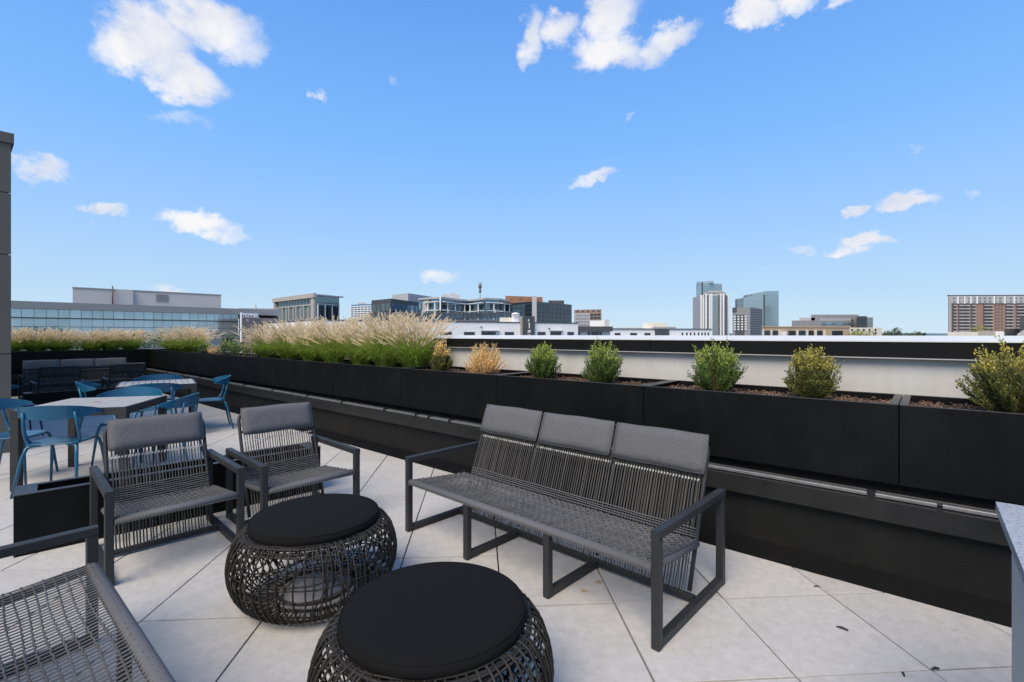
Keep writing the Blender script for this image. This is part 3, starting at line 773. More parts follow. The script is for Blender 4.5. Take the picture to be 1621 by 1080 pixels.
def blue_chair(label, loc, rz):
    rt = thing('blue_chair', label, 'chair', loc, rz, 'blue metal chairs around the slatted tables')
    # seat
    f = MB(); nx, ny = 10, 10; vs = []; top = []
    def sp(i, j):
        a = i / nx * 2 - 1; b = j / ny * 2 - 1
        x = a * .215 * sqrt(1 - .22 * b * b) ; y = b * .205 * sqrt(1 - .22 * a * a)
        z = .455 - .012 * (1 - a * a) * (1 - b * b) + (-.012 if b < -.9 else 0)
        return x, y, z
    for s in (0, 1):
        for i in range(nx + 1):
            for j in range(ny + 1): x, y, z = sp(i, j); vs.append((x, y, z - s * .010))
    k = (nx + 1) * (ny + 1); g_ = lambda i, j, s: s * k + i * (ny + 1) + j
    fs = []
    for i in range(nx):
        for j in range(ny):
            fs.append((g_(i, j, 0), g_(i + 1, j, 0), g_(i + 1, j + 1, 0), g_(i, j + 1, 0))); fs.append((g_(i, j, 1), g_(i, j + 1, 1), g_(i + 1, j + 1, 1), g_(i + 1, j, 1)))
    per = [(i, 0) for i in range(nx)] + [(nx, j) for j in range(ny)] + [(i, ny) for i in range(nx, 0, -1)] + [(0, j) for j in range(ny, 0, -1)]
    for q in range(len(per)):
        a, b = per[q], per[(q + 1) % len(per)]; fs.append((g_(*a, 0), g_(*a, 1), g_(*b, 1), g_(*b, 0)))
    f.add(vs, fs, True); f.build('seat', M['blue'], rt)
    for sx in (-1, 1):
        f = MB(); f.tube([(sx * .10, -.15, .440), (sx * .165, -.165, .438), (sx * .192, -.180, .415), (sx * .205, -.20, .34), (sx * .235, -.235, .004)], [.013, .014, .015, .015, .010], 8); f.build('leg', M['blue'], rt)
        f = MB(); f.tube([(sx * .10, .15, .440), (sx * .165, .165, .438), (sx * .190, .185, .415), (sx * .205, .215, .34), (sx * .240, .285, .004)], [.013, .014, .015, .015, .010], 8); f.build('leg', M['blue'], rt)
        # flat upright from the seat corner to the back band
        f = MB(); f.tube([(sx * .13, .10, .442), (sx * .185, .13, .450), (sx * .205, .165, .50), (sx * .205, .195, .60), (sx * .195, .222, .745)], [.012, .014, .015, .014, .012], 8); f.build('back_upright', M['blue'], rt)
    # curved back band, deepest in the middle, its tips reaching forward as short arms
    vs = []; K = 24; T = []
    for i in range(K + 1):
        a = i / K * 2 - 1
        x = .325 * sin(a * 1.32) / sin(1.32); y = .255 - .235 * (1 - cos(a * 1.25)) / (1 - cos(1.25)) * .95
        hgt = .055 * (1 - abs(a) ** 2.2) + .012; zc = .745 - .016 * a * a
        tilt = .03 * (1 - a * a)
        nx_, ny_ = x / .33 * .6, 1.0
        for (dz, th) in ((-1, 0), (1, 0), (1, 1), (-1, 1)):
            vs.append((x + th * .010 * nx_, y + dz * tilt * .5 + th * .010 + (.0), zc + dz * hgt))
    fs = []
    for i in range(K):
        for j in range(4): fs.append((i * 4 + j, i * 4 + (j + 1) % 4, (i + 1) * 4 + (j + 1) % 4, (i + 1) * 4 + j))
    fs += [(0, 1, 2, 3)[::-1], (K * 4, K * 4 + 1, K * 4 + 2, K * 4 + 3)]
    f = MB(); f.add(vs, fs, False); f.build('back_band', M['blue'], rt)
    return rt
bc = blue_chair('blue metal chair nearest the camera, its curved back against the first slatted table', (-4.26, 4.60, 0), R(15 + 180))
def bchair(x, y, rzdeg, lab): dup(bc, (x, y, 0), R(rzdeg), lab)
bchair(-4.98, 4.83, 105, 'blue metal chair cut off by the left edge, left of the first slatted table')
bchair(-3.70, 5.20, 285, 'blue metal chair on the right side of the first slatted table')
bchair(-4.47, 5.62, 15, 'blue metal chair on the far side of the first slatted table')
bchair(-4.88, 6.58, 216, 'blue metal chair on the near side of the second slatted table')
bchair(-4.66, 7.46, 306, 'blue metal chair right of the second slatted table, standing free before the long wall')
bchair(-5.70, 6.72, 126, 'blue metal chair on the left side of the second slatted table')
bchair(-5.55, 7.60, 36, 'blue metal chair on the far side of the second slatted table')
bchair(-7.06, 6.86, 150, 'blue metal chair beside the dark clad wall, left of the distant furniture')

# ------------------------------------------------------------------ litter and stains on the pavers
def floor_pt(px, py): d = F * H / (py - HY); return Vector(((px - CX) / F * d, d, 0))
twigs = [((1324, 993.5), (1343, 1000), 'black seed pod lying alone in the middle of a paver right of the sofa', .0050),
         ((1398, 934), (1410, 931), 'black seed pod on the paver joint close to the wall foot', .0045),
         ((1288, 929.5), (1298, 930), 'short brown twig on the joint crossing near the wall', .0035),
         ((1474, 1061), (1487, 1060), 'dark seed pod on the lower right paver joint', .0045),
         ((1428, 1066), (1432, 1073), 'small dark seed pod just below the lower right joint', .0050)]
for a, b, lab, r in twigs:
    p, q = floor_pt(*a), floor_pt(*b); mid = (p + q) / 2 + Vector((0, 0, .002))
    o = MB().tube([p - mid + Vector((0, 0, r + .001)), Vector((0, .001, r + .003)), q - mid + Vector((0, 0, r + .001))], [r * .5, r, r * .6], 6).build('seed_pod', M['clip']); o.location = mid
    tag(o, lab, 'seed pod', 'seed pods and twigs on the pavers')
rs = random.Random(9); mb = MB()
for k in range(120):
    u = rs.uniform(-2, 9); n = 3.42 - abs(rs.gauss(0, .25)) if k < 70 else rs.uniform(-1, 3.4)
    p = P(u, n, .003); a = rs.uniform(0, pi); l = rs.uniform(.001, .006)
    mb.tube([p, p + Vector((cos(a) * l, sin(a) * l, .001))], 0.0009, 4)
mb.build('floor_litter', M['clip'], kind='stuff')
tag(bpy.data.objects['floor_litter'], 'tiny dark crumbs and leaf bits scattered on the pavers', 'litter')
for (px, py), rad, lab in (((947, 922), .034, 'orange rust stain on the paver under the sofa, larger one'), ((925, 936), .026, 'orange rust stain on the paver under the sofa, smaller paler one')):
    p = floor_pt(px, py); mb = MB(); vs = [(0, 0, 0)]; k = 18
    for i in range(k): a = 2 * pi * i / k; r = rad * (1 + .35 * sin(a * 3 + px) + .2 * sin(a * 5)); vs.append((r * cos(a), r * sin(a) * .75, 0))
    mb.add(vs, [(0, 1 + i, 1 + (i + 1) % k) for i in range(k)]); 
    ms = bpy.data.materials.get('rust_stain_soft')
    if not ms:
        ms = bpy.data.materials.new('rust_stain_soft'); ms.use_nodes = True; nt = ms.node_tree
        tcn = nt.nodes.new('ShaderNodeTexCoord'); ln = nt.nodes.new('ShaderNodeVectorMath'); ln.operation = 'LENGTH'; nt.links.new(tcn.outputs['Object'], ln.inputs[0])
        nn = nt.nodes.new('ShaderNodeTexNoise'); nn.inputs['Scale'].default_value = 60; nt.links.new(tcn.outputs['Object'], nn.inputs['Vector'])
        mr_ = nt.nodes.new('ShaderNodeMapRange'); nt.links.new(ln.outputs['Value'], mr_.inputs[0]); mr_.inputs[1].default_value = .004; mr_.inputs[2].default_value = .034; mr_.inputs[3].default_value = 1.1; mr_.inputs[4].default_value = 0
        mu = nt.nodes.new('ShaderNodeMath'); mu.operation = 'MULTIPLY'; mu.use_clamp = True; nt.links.new(mr_.outputs[0], mu.inputs[0]); nt.links.new(nn.outputs['Fac'], mu.inputs[1])
        b_ = nt.nodes['Principled BSDF']; b_.inputs['Base Color'].default_value = (.50, .27, .09, 1); b_.inputs['Roughness'].default_value = .85; nt.links.new(mu.outputs[0], b_.inputs['Alpha'])
    o = mb.build('rust_stain', ms); o.location = p + Vector((0, 0, .004)); tag(o, lab, 'stain', 'rust stains under the sofa')
# ------------------------------------------------------------------ boxwood bushes
def bush(label, loc, w, h, kind, seed, group='shrubs planted along the long planter row', far_=False):
    rr = random.Random(seed)
    nm = {'green': 'boxwood_bush', 'olive': 'boxwood_bush', 'dry': 'dry_shrub', 'brown': 'browning_shrub'}[kind]
    rt = thing(nm, label, 'bush' if kind in ('green', 'olive') else 'shrub', loc, 0, group)
    tw = MB(); lf = MB(); tip = MB()
    nt_ = 30 if far_ else (120 if kind == 'dry' else 145)
    for i in range(nt_):
        a = rr.uniform(0, 2 * pi); sp = rr.random() ** .55       # how far this twig leans out
        L = h * (1.0 - .22 * sp * sp) * rr.uniform(.55, 1.0) * (1.17 if rr.random() < .09 else .95)
        rad = w / 2 * sp * rr.uniform(.8, 1.05)
        p0 = Vector((cos(a) * .02, sin(a) * .02, 0)); tipp = Vector((cos(a) * rad, sin(a) * rad, L if sp < .8 else L * rr.uniform(.45, .95)))
        c1 = Vector((cos(a) * rad * .62, sin(a) * rad * .62, tipp.z * .34)); pts = []
        K = 7
        for k in range(K):
            t = k / (K - 1); q = p0 * (1 - t) ** 2 + c1 * 2 * t * (1 - t) + tipp * t * t
            q += Vector((rr.uniform(-1, 1), rr.uniform(-1, 1), 0)) * .006; pts.append(q)
        tw.tube(pts, [.0042 * (1 - .75 * k / (K - 1)) for k in range(K)], 4, caps=False)
        nl = 16 if far_ else (46 if kind != 'dry' else 46)
        t_start = .30 + .22 * (1 - sp)
        for j in range(nl):
            t = t_start + (1 - t_start) * (j / nl) ** .9; q = p0 * (1 - t) ** 2 + c1 * 2 * t * (1 - t) + tipp * t * t
            d = (c1 - p0) * (1 - t) + (tipp - c1) * t; d.normalize()
            sc = (1.7 if far_ else 1.0) * rr.uniform(.7, 1.2)
            if kind == 'dry': ln, wd = .015 * sc, .0065 * sc
            else: ln, wd = .0195 * sc, .0095 * sc
            b = Vector((rr.gauss(0, 1), rr.gauss(0, 1), rr.gauss(0, .6))); b = (b - d * b.dot(d)).normalized()
            ld = (b * .8 + d * rr.uniform(.4, 1.1) + Vector((0, 0, .15))).normalized(); sd_ = ld.cross(b + Vector((.1, .2, .3))).normalized()
            o = q + b * .003; cup = ld.cross(sd_) * wd * .25
            vs = [o, o + ld * ln * .5 + sd_ * wd * .5 + cup, o + ld * ln, o + ld * ln * .5 - sd_ * wd * .5 + cup]
            tgt = tip if (t > .80 and q.z > h * .55 and rr.random() < .75) else lf
            tgt.add(vs, [(0, 1, 2), (0, 2, 3)], False)
            if rr.random() < .35 and not far_:     # short side shoot
                o2 = q + ld * ln * 1.1 + Vector((rr.uniform(-1, 1), rr.uniform(-1, 1), rr.uniform(-.5, 1))) * .008
                vs = [o2, o2 + d * ln * .5 + b * wd * .5, o2 + d * ln, o2 + d * ln * .5 - b * wd * .5]
                tgt.add(vs, [(0, 1, 2), (0, 2, 3)], False)
    tw.tube([(0, 0, -.04), (0, 0, .02)], .012, 6)
    tw.build('twigs', M['pinktwig'] if kind == 'dry' else M['twig'], rt)
    lf.build('leaves', {'green': M['leaf'], 'olive': M['leaf2'], 'dry': M['dryleaf'], 'brown': M['leaf2']}[kind], rt, 'stuff')
    tip.build('tip_leaves', {'green': M['tipleaf'], 'olive': M['goldtip'], 'dry': M['dryleaf'], 'brown': M['dryleaf']}[kind], rt, 'stuff')
    return rt
ZS = .99
bush('large olive and yellow boxwood bush at the right edge behind the stone counter', P(-.36, 3.92, ZS), .47, .43, 'olive', 1)
bush('olive boxwood bush with golden tips, second from the right in the long planter', P(.61, 3.90, ZS), .36, .39, 'olive', 2)
bush('green boxwood bush with upright tips behind the right cushion of the sofa', P(1.26, 3.90, ZS), .42, .41, 'green', 3)
bush('round green boxwood bush above the middle cushion of the sofa', P(2.245, 3.90, ZS), .41, .40, 'green', 4)
bush('green boxwood bush above the left cushion of the sofa, next to the planter divider', P(2.92, 3.88, ZS), .40, .39, 'green', 5)
bush('dry golden tan shrub between the green boxwood and the small brownish shrub', P(3.73, 3.88, ZS), .48, .40, 'dry', 6)
bush('small brownish green shrub right next to the tall fountain grass', P(4.44, 3.86, ZS), .28, .36, 'brown', 7)
for u, k, lab, h in ((10.3, 'brown', 'small dark brown shrub at the left foot of the tall fountain grass', .33), (11.0, 'green', 'small dark green shrub, middle one of the far group', .36), (11.6, 'green', 'small dark green shrub beside the yellow one in the far planter', .36),
                  (12.25, 'dry', 'small yellow dry shrub among green ones in the far planter', .27), (12.9, 'green', 'small dark green shrub next to the low grass near the terrace corner', .36)):
    bush(lab, P(u, 3.9, ZS), .44, h, k, int(u * 10), 'small shrubs in the far planters', True)

# ------------------------------------------------------------------ fountain grass
def grass_meshes(seed, h, w, nb, npl):
    rr = random.Random(seed); bl = MB(); st_ = MB(); pl = MB()
    def arc(a, lean, L, K, droop):
        pts = []; p = Vector((cos(a) * rr.uniform(0, .11), sin(a) * rr.uniform(0, .11), -.02)); th = lean * .35
        for k in range(K + 1):
            pts.append(p.copy()); th2 = th + (lean - th) * k / K + droop * (k / K) ** 2
            p = p + Vector((cos(a) * sin(th2), sin(a) * sin(th2), cos(th2))) * L / K
        return pts
    for i in range(nb):
        a = rr.uniform(0, 2 * pi); pts = arc(a, rr.uniform(.05, 1.25) , h * rr.uniform(.42, .85), 6, rr.uniform(.4, 1.8))
        sd_ = Vector((-sin(a), cos(a), 0)); w0 = rr.uniform(.0024, .0046); vs = []
        for k, q in enumerate(pts): ww = w0 * (1 - (k / 6) ** 2 * .9); vs += [q + sd_ * ww, q - sd_ * ww]
        bl.add(vs, [(2 * k, 2 * k + 1, 2 * k + 3, 2 * k + 2) for k in range(6)])
    for i in range(npl):
        a = rr.uniform(0, 2 * pi); pts = arc(a, rr.uniform(.02, .85) * w, h * rr.uniform(.56, 1.04), 5, rr.uniform(.1, .55))
        st_.tube(pts, .0011, 3, caps=False)
        d = (pts[-1] - pts[-2]).normalized(); L = rr.uniform(.07, .13); x = d.cross(Vector((.3, .2, .9))).normalized(); y = d.cross(x); o = pts[-1] - d * .02
        bend = Vector((cos(a), sin(a), -.4)) * .02
        # fuzzy spindle built of slim bristles
        K = 9
        for k in range(K):
            t = k / K; q = o + d * L * t + bend * t * t; r = .0115 * sin(pi * (t * .85 + .12)) + .002
            for j in range(4):
                an = j * pi / 2 + k * 1.1; b = x * cos(an) + y * sin(an); e = q + b * r + d * (.022 + .012 * rr.random()); s_ = (x * -sin(an) + y * cos(an)) * .0036
                pl.add([q + s_, q - s_, e], [(0, 1, 2)])
    return bl, st_, pl
GM = []
for i in range(4):
    bl, st_, pl = grass_meshes(20 + i, .72, 1.0, 1500, 270)
    ms = []
    for mbx, nm, mt in ((bl, 'blades', M['blade']), (st_, 'stems', M['stem']), (pl, 'plumes', M['plume'])):
        me = mbx.mesh(nm); me.materials.append(mt); ms.append((nm, me))
    GM.append(ms)
def grass(label, loc, s, hs, var, group, rz):
    rt = thing('fountain_grass', label, 'grass', loc, rz, group); rt.scale = (s * 1.16, s * 1.16, hs * .96)
    for nm, me in GM[var % 4]: link(nm, me, rt, 'stuff')
    return rt
gp = [(5.05, 3.93, 1.0, 1.02, 'nearest tall fountain grass clump leaning over the planter edge, right end of the row'),
      (5.62, 3.90, 1.0, 1.06, 'tall fountain grass clump second from the right end of the row'),
      (6.30, 3.94, .95, 1.0, 'tall fountain grass clump third from the right end of the row'),
      (7.00, 3.90, 1.0, 1.0, 'tall fountain grass clump in the middle of the row'),
      (7.75, 3.92, 1.0, .98, 'tall fountain grass clump left of the middle of the row'),
      (8.55, 3.92, 1.05, .98, 'tall fountain grass clump second from the left end of the row'),
      (9.45, 3.92, 1.1, .92, 'leftmost tall fountain grass clump of the long planter, leaning left')]
for i, (u, n, s, hs, lab) in enumerate(gp): grass(lab, P(u, n, ZS), s, hs, i, 'tall fountain grass clumps in the long planter', i * 1.3)
gp = [(13.6, 3.9, 1.05, .90, 'low beige grass clump right beside the small green shrubs'), (14.4, 3.92, 1.1, .92, 'low beige grass clump second from the right near the terrace corner'), (15.3, 3.92, 1.1, .90, 'low beige grass clump closest to the terrace corner')]
for i, (u, n, s, hs, lab) in enumerate(gp): grass(lab, P(u, n, ZS), s, hs, i + 1, 'low grass clumps near the terrace corner', i * 2.1)
gp = [(.95, 'low grass clump touching the dark clad wall'), (1.38, 'low grass clump second from the clad wall on the end planter'), (1.82, 'low grass clump third from the clad wall above the distant sofa'),
      (2.45, 'low grass clump after the gap above the distant sofa cushion'), (2.82, 'low grass clump between two others above the right distant chair'), (3.25, 'low grass clump on the end planter nearest the terrace corner')]
for i, (n, lab) in enumerate(gp): grass(lab, P(16.72, n, ZS), 1.0, .86 if i != 3 else .76, i, 'low grass clumps on the end wall planters', i * .9)

# ------------------------------------------------------------------ the town beyond
GZ = -17.0
bpy_g = MB(); bpy_g.add([(-4500, 30, GZ), (4500, 30, GZ), (4500, 5200, GZ), (-4500, 5200, GZ), (-4500, -3000, GZ), (4500, -3000, GZ)], [(0, 1, 2, 3), (4, 5, 1, 0)])
bpy_g.build('ground', M['city'], kind='structure')
# the terrace building itself below the floor
own = MB().prism(rectPN(-9, 17.25, -14, 4.5), GZ - .02, -.36).build('terrace_building', M['greyb']); tag(own, 'body of the building that carries the roof terrace below its pavers', 'building')
rr = random.Random(77); m_ = MB(); K = 90; vs = []
for i in range(K + 1):
    x = -3600 + 7200 * i / K; hgt = 6 + 7 * noise.noise(Vector((i * .11, 0, 3))) + 3 * noise.noise(Vector((i * .6, 1, 3)))
    vs += [(x, 3300, GZ), (x, 3450, max(4, hgt + 5)), (x, 4300, GZ)]
m_.add(vs, [q for i in range(K) for q in ((3 * i, 3 * i + 3, 3 * i + 4, 3 * i + 1), (3 * i + 1, 3 * i + 4, 3 * i + 5, 3 * i + 2))], True)
m_.build('hills', M['ridge'], kind='structure')

def bld(name, label, group=None):
    return thing(name, label, 'building', (0, 0, GZ), 0, group)
class Part(MB):
    pass
def put(mb, name, m, root, kind=None):
    o = mb.build(name, m, root, kind); o.location = (0, 0, -GZ); return o
def seat_root(root):    # move an empty to the middle of what stands on it
    ks = kids(root); xs = []
    for c in ks:
        for v in c.bound_box: xs.append(c.matrix_basis @ Vector(v))
    if not xs: return
    cx = (min(v.x for v in xs) + max(v.x for v in xs)) / 2; cy = (min(v.y for v in xs) + max(v.y for v in xs)) / 2
    root.location = (cx, cy, root.location.z)
    for c in ks: c.location = (c.location.x - cx, c.location.y - cy, c.location.z)
def faceN(A, B):   # outward normal of facade A->B, towards the camera
    d = (B - A).normalized(); n = Vector((d.y, -d.x, 0))
    if n.dot(-(A + B) / 2) < 0: n = -n
    return d, n
def panel(A, B, s0, s1, z0, z1, t=.08, off=0.0, mb=None):
    mb = mb or MB(); d, n = faceN(A, B)
    return mb.obox(A + d * s0 + n * off + Vector((0, 0, z0)), d * (s1 - s0), n * t, Vector((0, 0, z1 - z0)))
def pxs(A, B, px):   # distance along A->B where image column px crosses
    d = (B - A); r = (px - CX) / F
    # (A + t d).x = r (A + t d).y
    t = (r * A.y - A.x) / (d.x - r * d.y); return t * d.length
def grid(A, B, s0, s1, z0, z1, nc, nr, fx, fz, m, root, name='window', single=False, t=.06, skip=None, off=0.0):
    cw_, ch = (s1 - s0) / nc, (z1 - z0) / nr; mb = MB()
    if single:
        d, n = faceN(A, B); w_ = cw_ * fx; h_ = ch * fz
        bm_ = MB().obox(Vector((0, 0, 0)), d * w_, n * t, Vector((0, 0, h_))); me = bm_.mesh(name); me.materials.append(m)
    for i in range(nc):
        for j in range(nr):
            if skip and skip(i, j): continue
            a = s0 + cw_ * (i + .5 - fx / 2); b = z0 + ch * (j + .5 - fz / 2)
            if single:
                o = link(name, me, root); q = A + d * a + n * off; o.location = (q.x, q.y, b - GZ)
            else: panel(A, B, a, a + cw_ * fx, b, b + ch * fz, t, off, mb)
    if not single: put(mb, name, m, root, 'stuff')
def block(foot, z1, m, root, name='wall', z0=GZ): 
    mb = MB().prism([tuple(p[:2]) for p in foot], z0, z1); return put(mb, name, m, root)
def back(A, B, dist): return [A + A.normalized() * dist, B + B.normalized() * dist]
def boxb(A, B, depth, z1, m, root, name='wall', z0=GZ):
    a2, b2 = back(A, B, depth); return block([A, B, b2, a2], z1, m, root, name, z0)

# long glass office on the left
b1 = bld('glass_office', 'long low office with pale blue glass bands and grey roof band behind the left grasses')
A, B = far(-75, 3240 / 57.25), far(377, 3240 / 41.1); L = (B - A).length
boxb(A, B, 22, 4.70, M['dgreyb'], b1)
panel(A, B, -.3, L + 6.5, 4.74, 5.68, .35, 0, mb := MB()); put(mb, 'roof_band', M['greyb'], b1)
a2, b2 = A, B + (B - A).normalized() * 6
boxb(A, b2, 22, 5.55, M['greyb'], b1, 'roof', 4.705)
grid(A, B, 0, L, 3.66, 4.72, 27, 1, .955, .98, M['glass'], b1, 'window_pane', True, .08)
grid(A, B, 0, L, 2.50, 3.52, 27, 1, .975, .985, M['glass'], b1, 'window_pane', True, .08)
grid(A, B, 0, L, 1.35, 2.45, 27, 1, .975, .985, M['glass'], b1, 'window_pane', True, .08)
grid(A, B, 0, L, -5.0, 1.30, 27, 5, .975, .97, M['glass'], b1, 'lower_panes', False, .08)
panel(A, B, 0, L, 3.54, 3.62, .22, 0, mb := MB()); put(mb, 'ledge', M['dgreyb'], b1)
# penthouse
A, B = far(115, 70), far(350, 83.3); zt_ = 8.31
a2, b2 = back(A, B, 9); pent = block([A, B, b2, a2], zt_, M['mauve'], b1, 'penthouse', 5.56)
panel(A, B, -.05, (B - A).length + .05, zt_ - .12, zt_ + .06, .08, 0, mb := MB()); put(mb, 'penthouse_trim', M['greyb'], b1)
panel(A, B, pxs(A, B, 183), pxs(A, B, 210), 5.6, zt_ + .04, .5, 0, mb := MB()); put(mb, 'bay', M['mauve'], b1)
for i in range(7): panel(A, B, pxs(A, B, 247), pxs(A, B, 266), 6.75 + i * .17, 6.75 + i * .17 + .11, .10, 0, mb := MB()); put(mb, 'louver', M['greyb'], b1)
d_, n_ = faceN(A, B); q = A + d_ * pxs(A, B, 177.5) + n_ * .7
put(MB().tube([q + Vector((0, 0, 5.6)), q + Vector((0, 0, 8.75))], .10, 6), 'vent_pipe', M['dgreyb'], b1)
put(MB().tube([q + Vector((.35, 0, 5.6)), q + Vector((.35, 0, 8.0))], .05, 6), 'vent_pipe', M['dgreyb'], b1)
seat_root(b1)
# brick pier with letters beside it
bp_ = bld('brick_pier', 'grey brick corner pier with a white frame and white rooftop letters beside the glass office')
A, B = far(379, 74), far(440, 80)
boxb(A, B, 10, hz(502.5, 74), M['brick2'], bp_)
panel(A, B, .1, .24, GZ, hz(495, 74), .25, 0, mb := MB()); put(mb, 'white_frame', M['white'], bp_)
for s0, zz in ((1.0, 505.5), (1.0, 507.6)): panel(A, B, s0, s0 + .5, hz(zz, 74) - .06, hz(zz, 74), .06, 0, mb := MB()); put(mb, 'vent_slot', M['white'], bp_)
panel(A, B, .1, 3.3, hz(502.4, 74), hz(501.6, 74), .14, 0, mb := MB()); put(mb, 'letter_rail', M['white'], bp_)
def letters(txt, A, B, s, z, size, m, root, name='letters', off=.2, ext=.03, sx=1.0):
    cu = bpy.data.curves.new(name, 'FONT'); cu.body = txt; cu.size = size; cu.extrude = ext; cu.resolution_u = 3; cu.offset = size * .02
    tmp = bpy.data.objects.new('tmp', cu); scene.collection.objects.link(tmp)
    dg = bpy.context.evaluated_depsgraph_get(); me = bpy.data.meshes.new_from_object(tmp.evaluated_get(dg)); bpy.data.objects.remove(tmp); bpy.data.curves.remove(cu)
    me.materials.clear(); me.materials.append(m)
    d, n = faceN(A, B); q = A + d * s + n * off + Vector((0, 0, z))
    mt = Matrix((( d.x * sx, 0, n.x, q.x), (d.y * sx, 0, n.y, q.y), (0, 1, 0, q.z), (0, 0, 0, 1)))
    me.transform(mt); o = link(name, me, root); o.location = (0, 0, -GZ); return o
letters('novus', A, B, .35, hz(500.9, 74), 1.12, M['white'], bp_, 'rooftop_letters')
seat_root(bp_)
b1b = bld('tan_annex', 'low grey and tan annex behind the rooftop letters'); A, B = far(378, 95), far(441, 97)
boxb(A, B, 15, hz(488.5, 96), M['greyb'], b1b); panel(A, B, pxs(A, B, 416), pxs(A, B, 427), GZ, hz(489.5, 96), .2, 0, mb := MB()); put(mb, 'tan_bay', M['tan'], b1b)
panel(A, B, pxs(A, B, 428), pxs(A, B, 434), GZ, hz(491, 96), .2, 0, mb := MB()); put(mb, 'dark_bay', M['brick'], b1b)
q = far(404.5, 94); put(MB().tube([q + Vector((0, 0, hz(500, 94))), q + Vector((0, 0, hz(481, 94)))], [.28, .12], 8), 'vent_stack', M['lgreyb'], b1b)
seat_root(b1b)

# hall-like office with stone frame
b2_ = bld('stone_frame_office', 'stone framed office with tall glass bays and a flat cornice, left of centre')
C_ = far(500, 110); A = far(436, 126.4); D_ = far(537, 116.2); zt_ = 10.87
d1 = A - C_; d2 = D_ - C_
block([C_, D_, D_ + d1, A], zt_ - .55, M['glassg'], b2_)
block([C_, D_, D_ + d1, A], zt_ - .2, M['lgreyb'], b2_, 'roof', zt_ - .545)
L1 = d1.length
mb = MB(); panel(A, C_, -.3, L1 + .3, zt_ - 1.0, zt_, .7, 0, mb); put(mb, 'cornice', M['stone'], b2_)
for s0_, s1_ in ((0, 1.0), (L1 - 1.6, L1)): mb = MB(); panel(A, C_, s0_, s1_, GZ, zt_ - 1, .5, 0, mb); put(mb, 'corner_pier', M['stone'], b2_)
nb_ = 5
for i in range(1, nb_): mb = MB(); s = 1.0 + (L1 - 2.6) * i / nb_; panel(A, C_, s - .22, s + .22, GZ, hz(484, 118), .35, 0, mb); put(mb, 'pilaster', M['stone'], b2_)
mb = MB(); panel(A, C_, 1, L1 - 1.6, hz(485, 115), hz(483.2, 115), .3, 0, mb); put(mb, 'band', M['stone'], b2_)
grid(A, C_, 1.0, L1 - 1.6, hz(482.8, 115), hz(474.5, 115), 12, 1, .55, .85, M['glassd'], b2_, 'window', True, .1)
grid(A, C_, 1.0, L1 - 1.6, GZ, hz(486, 115), 5, 1, .30, .98, M['greyb'], b2_, 'bay_infill', True, .12)
L2 = d2.length
mb = MB(); panel(C_, D_, 0, L2 + .9, zt_ - .5, zt_ - .2, .5, 0, mb); put(mb, 'canopy', M['lgreyb'], b2_)
grid(C_, D_, .5, L2, GZ, hz(483, 112), 8, 6, .84, .86, M['glassd'], b2_, 'window', True, .06)
mb = MB()
for i in range(4): panel(C_, D_, .4 + i * L2 / 3.3, .52 + i * L2 / 3.3, GZ, hz(482, 112), .25, 0, mb)
panel(C_, D_, .3, L2, hz(482.3, 112), hz(481.6, 112), .25, 0, mb); put(mb, 'mullion', M['white'], b2_)
seat_root(b2_)

b3 = bld('lattice_block', 'small distant block with pale floor slabs between the stone framed and dark glass offices')
A, B = far(556, 205), far(588, 198); boxb(A, B, 12, hz(481.5, 200), M['glassb'], b3)
L = (B - A).length
for i in range(7): mb = MB(); panel(A, B, -.2, L, hz(485.4 + i * 3.4, 200), hz(484.2 + i * 3.4, 200), .5, 0, mb); put(mb, 'floor_slab', M['white'], b3)
mb = MB(); [panel(A, B, L * i / 6, L * i / 6 + .22, GZ, hz(484, 200), .4, 0, mb) for i in range(7)]; put(mb, 'column', M['white'], b3)
boxb(far(566, 206), far(580, 204), 5, hz(479, 204), M['lgreyb'], b3, 'roof_plant', hz(481.4, 204)); seat_root(b3)

# curved glass complex
b4 = bld('dark_glass_block', 'dark glass office block with a grey penthouse rising behind the grass plumes')
A, C_, B = far(588, 115), far(619, 109), far(663, 121); zt_ = hz(472.8, 109)
block([A, C_, B, B + (A - C_)], zt_, M['dgreyb'], b4)
for (X, Y, nc) in ((A, C_, 4), (C_, B, 6)):
    L = (Y - X).length
    grid(X, Y, .3, L - .3, zt_ - 8.6, zt_ - .6, nc, 3, .84, .66, M['glassb'] if X is C_ else M['glassg'], b4, 'window', True, .06)
    grid(X, Y, .3, L - .3, zt_ - 8.6, zt_ - .6, nc * 2, 3, .12, .66, M['dgreyb'], b4, 'mullion', False, .10)
A, C_, B = far(621, 128), far(646, 122), far(690, 136)
block([A, C_, B, B + (A - C_)], hz(464.2, 122), M['lgreyb'], b4, 'penthouse', zt_ + .01); seat_root(b4)
b5 = bld('wavy_glass_office', 'wavy glass office with white fins and thin roof slab in the middle of the skyline')
pts = [far(663, 106), far(676, 104), far(698, 101), far(722, 107), (far(742, 110)), far(768, 104), far(790, 106), far(806, 112)]
zt_ = hz(470, 101); bk_ = [p + Vector((0, 14, 0)) for p in pts[::-1]]
block(pts + bk_, zt_ - .4, M['glassb'], b5)
pts2 = [p + Vector((0, -.9, 0)) for p in pts]; block(pts2 + bk_, zt_, M['lgreyb'], b5, 'roof_slab', zt_ - .38)
